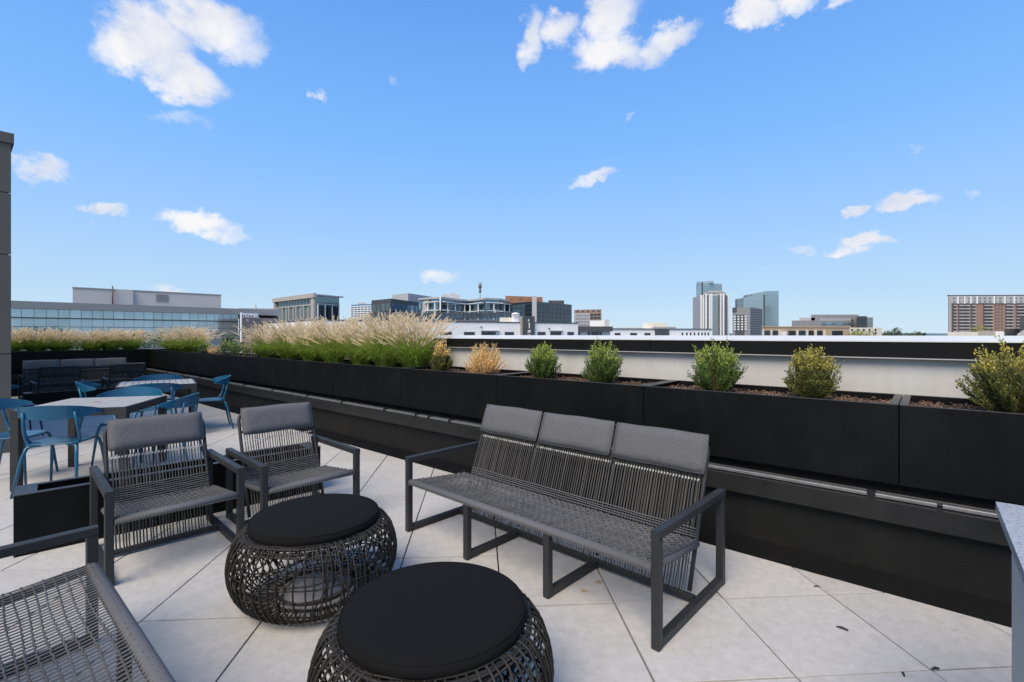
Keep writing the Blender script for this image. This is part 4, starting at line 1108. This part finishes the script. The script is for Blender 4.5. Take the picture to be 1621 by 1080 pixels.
for k, (X, Y) in enumerate(zip(pts[:-1], pts[1:])):
    L = (Y - X).length
    if k == 1 or k == 0:
        if k == 0:
            mb = MB(); panel(X, Y, L - 1.1, L, GZ, zt_ - .45, .35, 0, mb); put(mb, 'pier', M['lgreyb'], b5)
        else:
            mb = MB(); panel(X, Y, 0, .9, GZ, zt_ - .45, .4, 0, mb); put(mb, 'pier', M['stone'], b5)
    nc = max(2, int(L / .95))
    grid(X, Y, 0 if k != 1 else 1, L, hz(498, 104), zt_ - 1.2, nc, 2, .90, .90, M['glassd'], b5, 'window', True, .05, skip=lambda i, j: (i * 7 + j * 3 + k) % 5 in (1, 3))
    grid(X, Y, 0 if k != 1 else 1, L, hz(498, 104), zt_ - 1.2, nc, 2, .90, .90, M['glassg'], b5, 'window', True, .05, skip=lambda i, j: (i * 7 + j * 3 + k) % 5 != 3)
    if k >= 1:
        for py in (478.3, 491.5): mb = MB(); panel(X, Y, 0, L, hz(py, 102) - .08, hz(py, 102) + .08, .55, .35, mb); put(mb, 'white_fin', M['white'], b5)
        for s in (.25, .75) if L > 4 else (.5,): mb = MB(); panel(X, Y, L * s - .08, L * s + .08, GZ, hz(478, 102), .25, .55, mb); put(mb, 'white_column', M['white'], b5)
mb = MB(); panel(pts[2], pts[2] + Vector((1, 0, 0)), -.1, .16, GZ, zt_, .25, 1.0, mb); put(mb, 'white_column', M['white'], b5)
for (x0, x1, y0) in ((700, 712, 466.5), (713, 720, 464), (720, 728, 466.2)):
    X, Y = far(x0, 112), far(x1, 112); boxb(X, Y, 3, hz(y0, 112), M['lgreyb'], b5, 'roof_unit', zt_ + .005)
seat_root(b5)
# terrace balustrade with planting in front of it
b5b = bld('roof_terrace', 'dark roof terrace balustrade with folded parasols behind the white building')
A, B = far(583, 92), far(806, 92); L = (B - A).length
mb = MB(); panel(A, B, 0, L, GZ, hz(506, 92), 6, -6.0, mb); put(mb, 'terrace_deck', M['dgreyb'], b5b)
grid(A, B, 0, L, hz(504.5, 92), hz(495.5, 92), 34, 1, .88, .94, M['glassd'], b5b, 'balustrade_panel', True, .06)
mb = MB(); panel(A, B, 0, L, hz(495.6, 92), hz(494.9, 92), .1, 0, mb); put(mb, 'handrail', M['dgreyb'], b5b)
rr = random.Random(4)
for i in range(17):
    q = far(590 + i * 13 + rr.uniform(-3, 3), 93.0); w_ = rr.uniform(.25, .5); zb_ = hz(506, 92)
    put(MB().tube([q + Vector((0, 0, zb_)), q + Vector((0, 0, zb_ + .8)), q + Vector((0, 0, zb_ + 1.6)), q + Vector((rr.uniform(-.1, .1), 0, zb_ + rr.uniform(1.7, 2.1)))], [.05, w_ * .5, w_ * .3, .03], 7), 'folded_parasol', M['dgreyb'] if i % 3 else M['lgreyb'], b5b)
seat_root(b5b)
an = thing('antenna_mast', 'thin antenna mast with two dark drums above the wavy glass office', 'antenna', far(760, 160) + Vector((0, 0, GZ)))
an_ = MB(); an_.tube([(0, 0, 0), (0, 0, hz(447, 160) - GZ)], [.25, .08], 6); an_.build('mast', M['dgreyb'], an)
for py, r in ((452, .55), (459, .4)): mb = MB(); mb.lathe([(0, -.9), (r, -.9), (r, .9), (0, .9)], 8, (0, 0, hz(py, 160) - GZ)); mb.build('antenna_drum', M['greyb'], an)

b6 = bld('black_glass_tower', 'black glass office with a pale corner pier and an orange brick penthouse')
A, C_, B = far(804, 112), far(846, 104), far(905, 116); zt_ = hz(477, 104)
block([A, C_, B, B + (A - C_)], zt_, M['glassd'], b6)
for (X, Y, nr) in ((A, C_, 8), (C_, B, 8)):
    L = (Y - X).length
    for j in range(nr): mb = MB(); panel(X, Y, 0, L, zt_ - .5 - j * .9 - .05, zt_ - .5 - j * .9 + .05, .06, 0, mb); put(mb, 'glass_band', M['dgreyb'], b6)
    grid(X, Y, 0, L, zt_ - 8, zt_ - .4, int(L / 1.6), 8, .93, .8, M['glassd'] if Y is B else M['glassb'], b6, 'window', True, .05, skip=(lambda i, j: False) if Y is B else (lambda i, j: i > 3))
mb = MB(); mb.prism([tuple((C_ + v)[:2]) for v in (Vector((-.5, -.4, 0)), Vector((.45, -.4, 0)), Vector((.45, .8, 0)), Vector((-.5, .8, 0)))], GZ, hz(469, 104)); put(mb, 'corner_pier', M['lgreyb'], b6)
A, B = far(800, 113), far(859, 117); boxb(A, B, 8, hz(468.3, 113), M['orange'], b6, 'penthouse', zt_ + .01)
grid(A, B, .3, (B - A).length, hz(474.5, 114), hz(470.5, 114), 4, 1, .25, .7, M['brick'], b6, 'recess', True, .05)
A, B = far(868, 120), far(893, 120); boxb(A, B, 3, hz(475.8, 120), M['dgreyb'], b6, 'roof_unit', zt_ - 1)
seat_root(b6)

b7 = bld('brick_topped_block', 'small block with red brick top storey and grey front right of the black glass office')
A, B = far(909, 150), far(952, 146); boxb(A, B, 10, hz(490.2, 148), M['brick'], b7)
grid(A, B, 0.3, (B - A).length, hz(494.5, 148), hz(491.5, 148), 5, 1, .5, .7, M['dgreyb'], b7, 'window', True, .05)
mb = MB(); panel(A, B, pxs(A, B, 934), pxs(A, B, 952), GZ, hz(497, 148), .1, 0, mb); put(mb, 'lower_storey', M['brick2'], b7)
grid(A, B, pxs(A, B, 934), pxs(A, B, 951), hz(506, 148), hz(496, 148), 3, 2, .8, .45, M['glassd'], b7, 'window', True, .14)
A, B = far(909.5, 140), far(934, 140); boxb(A, B, 5, hz(496, 140), M['lgreyb'], b7, 'grey_wing'); grid(A, B, .2, (B - A).length - .2, hz(517, 140), hz(497, 140), 5, 4, .8, .5, M['greyb'], b7, 'window_band', False, .05)
A, B = far(934, 130), far(958, 130); boxb(A, B, 5, hz(507.5, 130), M['whiteb'], b7, 'white_wing')
A, B = far(957.5, 128), far(964.5, 128); boxb(A, B, 1.5, hz(506, 128), M['lgreyb'], b7, 'chimney'); seat_root(b7)

# long white building with sign pylon
b8 = bld('white_building', 'long white building with dark rectangular windows and a dark sign pylon beyond the parapet')
Aw, Cw, Bw = far(408, 80), far(497, 60), far(915, 77.5); zt_ = 3.37
mb = MB(); mb.prism([tuple(p[:2]) for p in (Aw, Cw, Bw, Bw + (Aw - Cw) * 1.2)], GZ, zt_ - .12); put(mb, 'wall', M['whiteb'], b8)
for X, Y in ((Aw, Cw), (Cw, Bw)): mb = MB(); panel(X, Y, -.05, (Y - X).length + .05, zt_ - .12, zt_, .25, -.15, mb); put(mb, 'roof_edge', M['dgreyb'], b8)
d_, n_ = faceN(Cw, Bw)
def wwin(x0, x1, y0, y1, kind=0):
    D_ = 63
    s0, s1 = pxs(Cw, Bw, x0), pxs(Cw, Bw, x1); dm = (Cw + d_ * (s0 + s1) / 2).y; z0, z1 = hz(y1, dm), hz(y0, dm)
    mb = MB(); panel(Cw, Bw, s0 - .06, s1 + .06, z0 - .06, z1 + .06, .05, 0, mb); w = put(mb, 'window', M['lgreyb'], b8)
    mb = MB(); panel(Cw, Bw, s0, s1, z0, z1, .06, .005, mb); p_ = put(mb, 'pane', M['glassd'], w); p_.location = (0, 0, 0)
    mb = MB(); n = 4 if kind else 3
    for i in range(1, n): panel(Cw, Bw, s0 + (s1 - s0) * i / n - .025, s0 + (s1 - s0) * i / n + .025, z0, z1, .08, .006, mb)
    q_ = put(mb, 'mullion', M['dgreyb'], w); q_.location = (0, 0, 0)
for x0, x1, k in ((696, 714.5, 0), (734.5, 751, 0), (762, 784.5, 1), (799, 813, 0), (851, 863, 0), (871, 888, 1), (898, 908, 0), (640, 655, 0), (600, 615, 0), (560, 575, 0)): wwin(x0, x1, 525.8, 533.2, k)
for x0, x1 in ((761, 790), (870, 890)):
    s0, s1 = pxs(Cw, Bw, x0), pxs(Cw, Bw, x1); dm = (Cw + d_ * s0).y
    mb = MB(); panel(Cw, Bw, s0, s1, hz(524, dm), hz(523.2, dm), .35, .0, mb); put(mb, 'window_canopy', M['lgreyb'], b8)
for px_, py_ in ((761.5, 519), (869, 521), (787.5, 531), (722, 533.0)):
    s0 = pxs(Cw, Bw, px_); dm = (Cw + d_ * s0).y; mb = MB(); panel(Cw, Bw, s0 - .09, s0 + .09, hz(py_, dm), hz(py_, dm) + .18, .2, 0, mb); put(mb, 'wall_lamp', M['dgreyb'], b8)
# stair penthouse and pylon
A, B = Cw + d_ * pxs(Cw, Bw, 800) - n_ * 2, Cw + d_ * pxs(Cw, Bw, 829) - n_ * 2; boxb(A, B, 3, hz(499.5, 66), M['creamb'], b8, 'stair_house', zt_ - .13)
A, B = Cw + d_ * pxs(Cw, Bw, 817) - n_ * 1.5, Cw + d_ * pxs(Cw, Bw, 829.5) - n_ * 1.5; boxb(A, B, 1.1, hz(493.5, 66), M['whiteb'], b8, 'vent_tower', zt_)
q = (A + B) / 2; put(MB().lathe([(0, 0), (.62, 0), (.62, .16), (.3, .26), (0, .3)], 12, (q.x, q.y, hz(494, 66) )), 'vent_cap', M['white'], b8)
s0, s1 = pxs(Cw, Bw, 826), pxs(Cw, Bw, 844); mb = MB(); panel(Cw, Bw, s0, s1, GZ, hz(497.5, 66), .5, 0, mb); pyl = put(mb, 'sign_pylon', M['dgreyb'], b8)
mb = MB(); panel(Cw, Bw, s0 - .32, s0 - .02, GZ, hz(498, 66), .3, 0, mb); put(mb, 'pylon_side', M['stone'], b8)
for ch, py_, sz, dx in (('s', 507.3, .72, .0), ('I', 518.8, 1.15, .10), ('g', 528.6, 1.25, -.04)):
    letters(ch, Cw, Bw, (s0 + s1) / 2 - .22 + dx, hz(py_, 67), sz, M['white'], b8, 'sign_letter', .52, .02)
seat_root(b8)
b9 = bld('white_annex', 'low white annex with a dark roof band right of the sign pylon')
A, B = far(914, 88), far(966, 90); boxb(A, B, 8, hz(517, 89), M['whiteb'], b9)
mb = MB(); panel(A, B, -.1, (B - A).length, hz(524.6, 89), hz(517, 89), 1.0, 0, mb); put(mb, 'roof_band', M['dgreyb'], b9)
for x0, x1 in ((915, 918), (930.5, 934), (936, 948), (949, 952.5)): mb = MB(); panel(A, B, pxs(A, B, x0), pxs(A, B, x1), hz(532, 89), hz(525.5, 89), .06, 0, mb); put(mb, 'window', M['glassd'], b9)
seat_root(b9)
b10 = bld('white_terrace_row', 'long low white building with small windows and a dark box bay below the twin towers')
A, B = far(962, 120), far(1127, 128); boxb(A, B, 14, hz(520.8, 124), M['whiteb'], b10); L = (B - A).length
mb = MB(); panel(A, B, 0, L, hz(521, 124), hz(520.2, 124), .3, 0, mb); put(mb, 'roof_edge', M['dgreyb'], b10)
mb = MB(); panel(A, B, pxs(A, B, 1036.5), pxs(A, B, 1058), hz(531.5, 124), hz(521.6, 124), .4, 0, mb); put(mb, 'box_bay', M['dgreyb'], b10)
for x0, x1 in ((973, 982), (997.5, 1008), (1020, 1029.5)):
    mb = MB(); panel(A, B, pxs(A, B, x0), pxs(A, B, x1), hz(531.5, 124), hz(527.2, 124), .1, 0, mb); put(mb, 'window', M['glassd'], b10)
for x0 in (1079, 1086, 1092, 1098, 1104.5, 1110, 1115, 1120): mb = MB(); panel(A, B, pxs(A, B, x0), pxs(A, B, x0 + 2.2), hz(531.5, 124), hz(526.5, 124), .1, 0, mb); put(mb, 'window', M['glassd'], b10)
X, Y = far(1018, 128), far(1056, 128); boxb(X, Y, 6, hz(511.3, 128), M['creamb'], b10, 'penthouse', hz(521, 128))
X, Y = far(1033, 126), far(1070, 126); boxb(X, Y, 2, hz(517.5, 126), M['greyb'], b10, 'roof_unit', hz(521, 126))
X, Y = far(980, 130), far(1016, 130); boxb(X, Y, 2, hz(518, 130), M['lgreyb'], b10, 'roof_screen', hz(521, 130)); seat_root(b10)

# towers
t1_ = bld('glass_tower', 'tall blue grey glass tower behind the pale apartment tower'); A, B, C_ = far(1102, 660), far(1111, 640), far(1143, 655)
block([A, B, C_, C_ + (A - B)], hz(449, 650), M['tealtower'], t1_); X, Y = far(1103, 650), far(1129.5, 642); boxb(X, Y, 15, hz(444.8, 642), M['tealtower'], t1_, 'crown', hz(449.2, 650))
grid(B, C_, 0, (C_ - B).length, 0, hz(450, 640), 9, 26, .9, .86, M['tealtower'], t1_, 'window_band', False, .3)
mb = MB(); panel(B, C_, -.6, .9, 0, hz(447, 640), .9, 0, mb); put(mb, 'corner_groove', M['dgreyb'], t1_); seat_root(t1_)
t2_ = bld('apartment_tower', 'tall pale apartment tower with white piers and dark balconies before the glass tower')
base = 500
A, B, C_, D_ = far(1110.5, 520), far(1122, base), far(1141, base), far(1153, 515)
bk_ = [D_ + Vector((0, 25, 0)), A + Vector((0, 25, 0))]
block([A, B, C_, D_] + bk_, hz(466, base), M['lgreyb'], t2_)
X, Y = far(1114, 510), far(1149.5, 508); boxb(X, Y, 18, hz(462.0, base), M['stone'], t2_, 'crown', hz(466.1, base))
X, Y = far(1121, 508), far(1146, 508); boxb(X, Y, 14, hz(459.5, base), M['lgreyb'], t2_, 'upper_crown', hz(462.1, base))
mb = MB()
for px_, Ya, Yb in ((1110.8, A, B), (1114.3, A, B), (1118.5, A, B), (1123.0, B, C_), (1126, B, C_), (1140.2, B, C_), (1144.5, C_, D_), (1152, C_, D_)):
    s = pxs(Ya, Yb, px_); panel(Ya, Yb, s - .45, s + .45, 0, hz(465, base), 1.4, 0, mb)
put(mb, 'white_pier', M['whiteb'], t2_)
for (Ya, Yb, x0, x1, nc) in ((A, B, 1111.6, 1113.8, 1), (A, B, 1115, 1118, 1), (A, B, 1119.2, 1122, 1), (B, C_, 1136.5, 1139.4, 1), (C_, D_, 1145.3, 1151.5, 3)):
    grid(Ya, Yb, pxs(Ya, Yb, x0), pxs(Ya, Yb, x1), 0, hz(467, base), nc, 24, .9, .62, M['glassd'], t2_, 'dark_window', False, .25)
grid(B, C_, pxs(B, C_, 1126.7), pxs(B, C_, 1136), 0, hz(467.5, base), 5, 24, .85, .75, M['tealtower'], t2_, 'bay_window', False, .8); seat_root(t2_)
t3_ = bld('dark_hotel', 'dark grey hotel block with a grid of small lit looking windows between the towers')
A, B, C_ = far(1159.5, 352), far(1187.5, 345), far(1207, 365)
block([A, B, C_, C_ + (A - B)], hz(486.5, 345), M['greyb'], t3_)
L = (B - A).length
mb = MB(); panel(A, B, L * .17, L * .68, 0, hz(498, 345), .3, 0, mb); put(mb, 'dark_strip', M['dgreyb'], t3_)
mb = MB(); panel(A, B, 0, L * .24, hz(493.5, 345), hz(486.3, 345), .4, 0, mb); put(mb, 'sign_box', M['dgreyb'], t3_)
grid(A, B, L * .04, L * .86, hz(523.5, 345), hz(499, 345), 4, 6, .52, .52, M['white'], t3_, 'window', True, .4)
grid(B, C_, .5, (C_ - B).length - .5, 0, hz(488, 345), 6, 12, .75, .3, M['dgreyb'], t3_, 'side_window', False, .2); seat_root(t3_)
t4_ = bld('teal_glass_tower', 'broad teal glass tower with a stepped sloping roof and a dark vertical groove')
A, B, C_ = far(1177, 470), far(1211, 448), far(1232.5, 462)
mid = A + (B - A) * .42
mb = MB(); mb.prism([tuple(p[:2]) for p in (A, mid, mid + Vector((2, 22, 0)), A + Vector((2, 22, 0)))], GZ, [hz(471.5, 470), hz(468.8, 461), hz(468.8, 461), hz(471.5, 470)]); put(mb, 'low_wing', M['tealtower'], t4_)
mb = MB(); mb.prism([tuple(p[:2]) for p in (mid + Vector((.02, 0, 0)), B, B + Vector((2, 22, 0)), mid + Vector((2.02, 22, 0)))], GZ, [hz(465.3, 461), hz(461.3, 448), hz(461.3, 448), hz(465.3, 461)]); put(mb, 'high_wing', M['tealtower'], t4_)
mb = MB(); mb.prism([tuple(p[:2]) for p in (B, C_, C_ + Vector((2, 22, 0)), B + Vector((2.02, 22, 0)))], GZ, [hz(461.3, 448), hz(460.4, 462), hz(460.4, 462), hz(461.3, 448)]); put(mb, 'side_wing', M['tealtower'], t4_)
mb = MB(); panel(A, B, (B - A).length - 1.4, (B - A).length, 0, hz(466.5, 448), .3, 0, mb); put(mb, 'groove', M['dgreyb'], t4_)
grid(A, B, 0, (B - A).length - 2, 0, hz(473, 460), 8, 18, .97, .93, M['tealtower'], t4_, 'window_band', False, .15)
grid(B, C_, .3, (C_ - B).length, 0, hz(463, 450), 6, 20, .97, .93, M['tealtower'], t4_, 'window_band', False, .15); seat_root(t4_)

b11 = bld('tan_building', 'low tan building with a row of square dark windows on the right skyline')
A, B = far(1206, 150), far(1346, 158); boxb(A, B, 20, hz(517.4, 154), M['tan'], b11); L = (B - A).length
mb = MB(); panel(A, B, -.1, L + .1, hz(518.6, 154), hz(517.0, 154), .2, 0, mb); put(mb, 'cornice', M['tan'], b11)
for x0, x1 in ((1209, 1219), (1222, 1231.5), (1248, 1259.5), (1264, 1275), (1279, 1288), (1293, 1302), (1317, 1334)):
    s0, s1 = pxs(A, B, x0), pxs(A, B, x1); mb = MB(); panel(A, B, s0, s1, hz(533, 154), hz(523.6, 154), .06, 0, mb); w = put(mb, 'window', M['glassd'], b11)
for x0, x1 in ((1206, 1208.6), (1219.6, 1221.6), (1232, 1235), (1260, 1263), (1275.8, 1278.5), (1289, 1292), (1303, 1306)):
    mb = MB(); panel(A, B, pxs(A, B, x0), pxs(A, B, x1), GZ, hz(522.5, 154), .3, 0, mb); put(mb, 'pilaster', M['creamb'], b11)
mb = MB(); panel(A, B, pxs(A, B, 1236), pxs(A, B, 1242), GZ, hz(525, 154), .8, 0, mb); put(mb, 'white_door_box', M['white'], b11); seat_root(b11)
b12 = bld('grey_office', 'grey stepped office with two window bands and dark glass end behind the tan building')
A, B = far(1284, 262), far(1359, 262); boxb(A, B, 20, hz(498.2, 262), M['greyb'], b12)
grid(A, B, pxs(A, B, 1297), pxs(A, B, 1347), hz(509.5, 262), hz(503, 262), 10, 1, .62, .6, M['lgreyb'], b12, 'window', True, .2)
grid(A, B, pxs(A, B, 1297), pxs(A, B, 1347), hz(515.5, 262), hz(509.5, 262), 10, 1, .8, .5, M['glassb'], b12, 'window', True, .2)
X, Y = far(1253.5, 255), far(1300, 255); boxb(X, Y, 10, hz(507.5, 255), M['greyb'], b12, 'left_wing'); X, Y = far(1265.5, 262), far(1290, 262); boxb(X, Y, 10, hz(503, 262), M['lgreyb'], b12, 'middle_wing')
X, Y = far(1357, 256), far(1372.5, 256); boxb(X, Y, 10, hz(500.6, 256), M['dgreyb'], b12, 'dark_glass_end'); grid(X, Y, 0, (Y - X).length, hz(517, 256), hz(501.5, 256), 3, 4, .85, .8, M['glassd'], b12, 'window', False, .1)
X, Y = far(1372, 258), far(1382, 258); boxb(X, Y, 10, hz(502.5, 258), M['greyb'], b12, 'right_end'); grid(X, Y, 0, (Y - X).length, hz(517, 258), hz(503, 258), 1, 4, .9, .45, M['glassg'], b12, 'window', False, .1)
X, Y = far(1344, 261), far(1355, 261); grid(X, Y, 0, (Y - X).length, hz(517, 258), hz(505, 258), 1, 3, .4, .5, M['glassd'], b12, 'window', False, .1); seat_root(b12)
b13 = bld('cream_block', 'small cream block with dark windows behind the yellow tree'); A, B = far(1345, 140), far(1396, 142); boxb(A, B, 8, hz(518.8, 141), M['creamb'], b13)
for x0, y0 in ((1347.5, 521), (1357, 521), (1366, 521), (1375, 521), (1384.5, 521), (1384.5, 526)): mb = MB(); panel(A, B, pxs(A, B, x0), pxs(A, B, x0 + 2.6), hz(y0 + 3, 141), hz(y0, 141), .1, 0, mb); put(mb, 'window', M['glassd'], b13)
seat_root(b13)
# brick condominium at the right
b14 = bld('brick_condominium', 'long brick condominium with stacked balconies and a pale two storey top at the right edge')
A, B = far(1501.5, 455), far(1670, 452); boxb(A, B, 30, hz(469, 455), M['brick'], b14); L = (B - A).length
mb = MB(); panel(A, B, 0, L, hz(480.4, 455), hz(469, 455), .8, 0, mb); put(mb, 'pale_top', M['lgreyb'], b14)
mb = MB(); panel(A, B, -.5, L, hz(468.9, 455), hz(467.3, 455), 1.6, -1, mb); put(mb, 'roof_edge', M['dgreyb'], b14)
mb = MB(); panel(A, B, -.4, pxs(A, B, 1504.5), GZ, hz(470, 455), 1.0, 0, mb); put(mb, 'corner_pier', M['stone'], b14)
def cond(x0, x1, nc, fx, m, nm, t=.3, fz=.5, off=0.0, z1=481.5, m0=527, nr=9): grid(A, B, pxs(A, B, x0), pxs(A, B, x1), hz(m0, 455), hz(z1, 455), nc, nr, fx, fz, m, b14, nm, False, t, None, off)
for x0, x1, nc in ((1507, 1513, 2), (1516.5, 1534.5, 4), (1536, 1543, 1), (1556, 1570, 3), (1591, 1602, 2), (1608, 1630, 4), (1634, 1660, 5)): cond(x0, x1, nc, .86, M['glassd'], 'dark_window', .25, .72)
for x0, x1, nc in ((1508, 1513.5, 1), (1517, 1525, 1), (1526, 1534, 1), (1537, 1543.5, 1), (1556.5, 1571, 1), (1591, 1603, 1), (1608, 1632, 2), (1636, 1660, 2)): cond(x0, x1, nc, .95, M['lgreyb'], 'balcony', 1.3, .30, .2)
for x0, x1, nc in ((1517, 1525, 2), (1526, 1534, 2), (1592, 1598, 1)): cond(x0, x1, nc, .6, M['whiteb'], 'pale_blind', .34, .38)
cond(1574, 1588, 3, .3, M['dgreyb'], 'small_window', .2, .45)
grid(A, B, pxs(A, B, 1505), pxs(A, B, 1660), hz(480, 455), hz(470, 455), 19, 2, .45, .5, M['glassg'], b14, 'top_window', False, 1.0)
mb = MB()
for x_ in (1515, 1525.5, 1535, 1545, 1572, 1589, 1604): panel(A, B, pxs(A, B, x_) - .5, pxs(A, B, x_) + .5, hz(481, 455), hz(469.5, 455), 1.3, 0, mb)
put(mb, 'top_pier', M['whiteb'], b14); seat_root(b14)
b15 = bld('low_pale_roofs', 'low pale flat roofed building in front of the brick condominium'); X, Y = far(1500, 170), far(1600, 165); boxb(X, Y, 14, hz(525.6, 168), M['creamb'], b15)
X, Y = far(1548, 160), far(1575, 160); boxb(X, Y, 5, hz(524, 160), M['stone'], b15, 'roof_house'); X, Y = far(1576, 150), far(1588, 150); boxb(X, Y, 3, hz(524.6, 150), M['whiteb'], b15, 'vent_box'); seat_root(b15)
b16 = bld('gabled_building', 'dark slate roofed building with a pale gable at the far right edge'); 
X, Y = far(1590, 130), far(1680, 126); boxb(X, Y, 12, hz(520.5, 128), M['dgreyb'], b16, 'slate_wing')
X, Y = far(1614, 124), far(1680, 122); boxb(X, Y, 6, hz(502, 123), M['dgreyb'], b16, 'slate_gable')
q0, q1 = far(1610, 120), far(1680, 118); mb = MB()
vs = [q0 + Vector((0, 0, GZ)), q1 + Vector((0, 0, GZ)), q1 + Vector((0, 0, hz(529, 118))), (q0 + q1) / 2 + Vector((0, 0, hz(508, 118))), q0 + Vector((0, 0, hz(529, 120)))]
bk2 = [v + Vector((v.x, v.y, 0)).normalized() * 4 for v in vs]; mb.add(vs + bk2, [(0, 1, 2, 3, 4), (9, 8, 7, 6, 5), (2, 7, 8, 3), (3, 8, 9, 4), (0, 4, 9, 5), (1, 6, 7, 2)]); put(mb, 'gable', M['mauve'], b16); seat_root(b16)
b17 = bld('blue_grey_shed', 'small blue grey flat roofed building seen over the low shrubs below the glass office')  # block stands in for a building mirrored in the office glass
X, Y = far(317, 46), far(332, 46); boxb(X, Y, 3, hz(527, 46), M['lgreyb'], b17, 'light_wing'); X, Y = far(332, 45.5), far(352, 46.5); boxb(X, Y, 3, hz(523.5, 46), M['greyb'], b17, 'dark_wing'); seat_root(b17)

# ------------------------------------------------------------------ trees
def tree(label, x, y, ztop, w, hcrown, m, seed, nleaf=1500, ls=.25, group='trees in the town beyond', nm='leafy_tree'):
    rr = random.Random(seed); rt = thing(nm, label, 'tree', (x, y, GZ), 0, group)
    H_ = ztop - GZ; t = MB(); t.tube([(0, 0, 0), (.1, 0, H_ * .4), (0, 0, H_ * .75)], [w * .04, w * .03, w * .012], 7)
    cl = []
    for i in range(12):
        a = rr.uniform(0, 2 * pi); r = w * .36 * rr.random() ** .5; z = H_ - hcrown * rr.uniform(.18, .8); rad = w * rr.uniform(.16, .28)
        cl.append((Vector((cos(a) * r, sin(a) * r, min(z, H_ - rad * .75))), rad)); t.tube([(0, 0, H_ * .5), (cos(a) * r * .5, sin(a) * r * .5, (z + H_ * .5) / 2), cl[-1][0]], [w * .015, w * .01, w * .004], 4)
    t.build('trunk', M['bark'], rt); c = MB()
    for i in range(nleaf):
        q, rad = cl[i % 12]; v = Vector((rr.gauss(0, 1), rr.gauss(0, 1), rr.gauss(0, 1))).normalized() * rad * rr.uniform(.55, 1.08); p = q + Vector((v.x, v.y, v.z * .8))
        a = Vector((rr.gauss(0, 1), rr.gauss(0, 1), rr.gauss(0, 1))).normalized(); b = a.orthogonal().normalized(); s = ls * rr.uniform(.6, 1.3)
        c.add([p - a * s, p + b * s * .6, p + a * s, p - b * s * .6], [(0, 1, 2), (0, 2, 3)])
    c.build('crown', m, rt, 'stuff'); return rt
q = far(1363, 128); tree('bright yellow green tree in front of the cream block', q.x, q.y, hz(521.5, 128), 7.0, 5, M['crowny'], 1)
q = far(1406, 150); tree('dark green round tree right of the cream block', q.x, q.y, hz(516.5, 150), 7.0, 6, M['crown'], 2)
for i, (px_, D_, py_, w_) in enumerate(((1424, 210, 525, 6), (1436, 215, 524.5, 7), (1449, 210, 525.5, 6), (1457, 212, 523.5, 4))):
    q = far(px_, D_); tree(['small far green tree just right of the round dark tree', 'far green tree second in the low row before the distant ridge', 'far green tree third in the low row before the distant ridge', 'small pointed far green tree at the right end of the low row'][i], q.x, q.y, hz(py_, D_), w_, 6, M['crown'], 30 + i, 700, .35)
q = far(1545, 200); tree('green tree in front of the left balconies of the brick condominium', q.x, q.y, hz(516.5, 200), 9, 7, M['crowny'], 5, 900, .35)
q = far(1581, 190); tree('yellowish green tree in front of the middle of the brick condominium', q.x, q.y, hz(519, 190), 8, 7, M['crowny'], 6, 900, .35)
q = far(1577, 185)
labs = ['dark street tree below the glass office, leftmost by the clad wall', 'dark street tree below the glass office, second from the left', 'dark street tree below the glass office above the left grass gap', 'dark street tree below the glass office behind the second grass group',
        'dark street tree below the middle of the glass office', 'dark street tree below the glass office right of the middle', 'dark street tree left of the blue grey shed', 'low dark street tree right of the blue grey shed']
for i, (px_, D_, py_, w_) in enumerate(((35, 50, 518.5, 5), (70, 52, 517, 5.5), (112, 49, 519, 4.5), (150, 55, 521, 5), (195, 56, 521.5, 6), (238, 58, 521.0, 5), (285, 58, 522.5, 5), (366, 60, 530, 4.5))):  # trees added in place of dark tree reflections in the office glass
    q = far(px_, D_); tree(labs[i], q.x, q.y, hz(py_ - 3.5, D_), w_, 6, M['crown'], 60 + i, 1100, .14, 'street trees below the glass office')
# twigs of two bare street trees by the wall
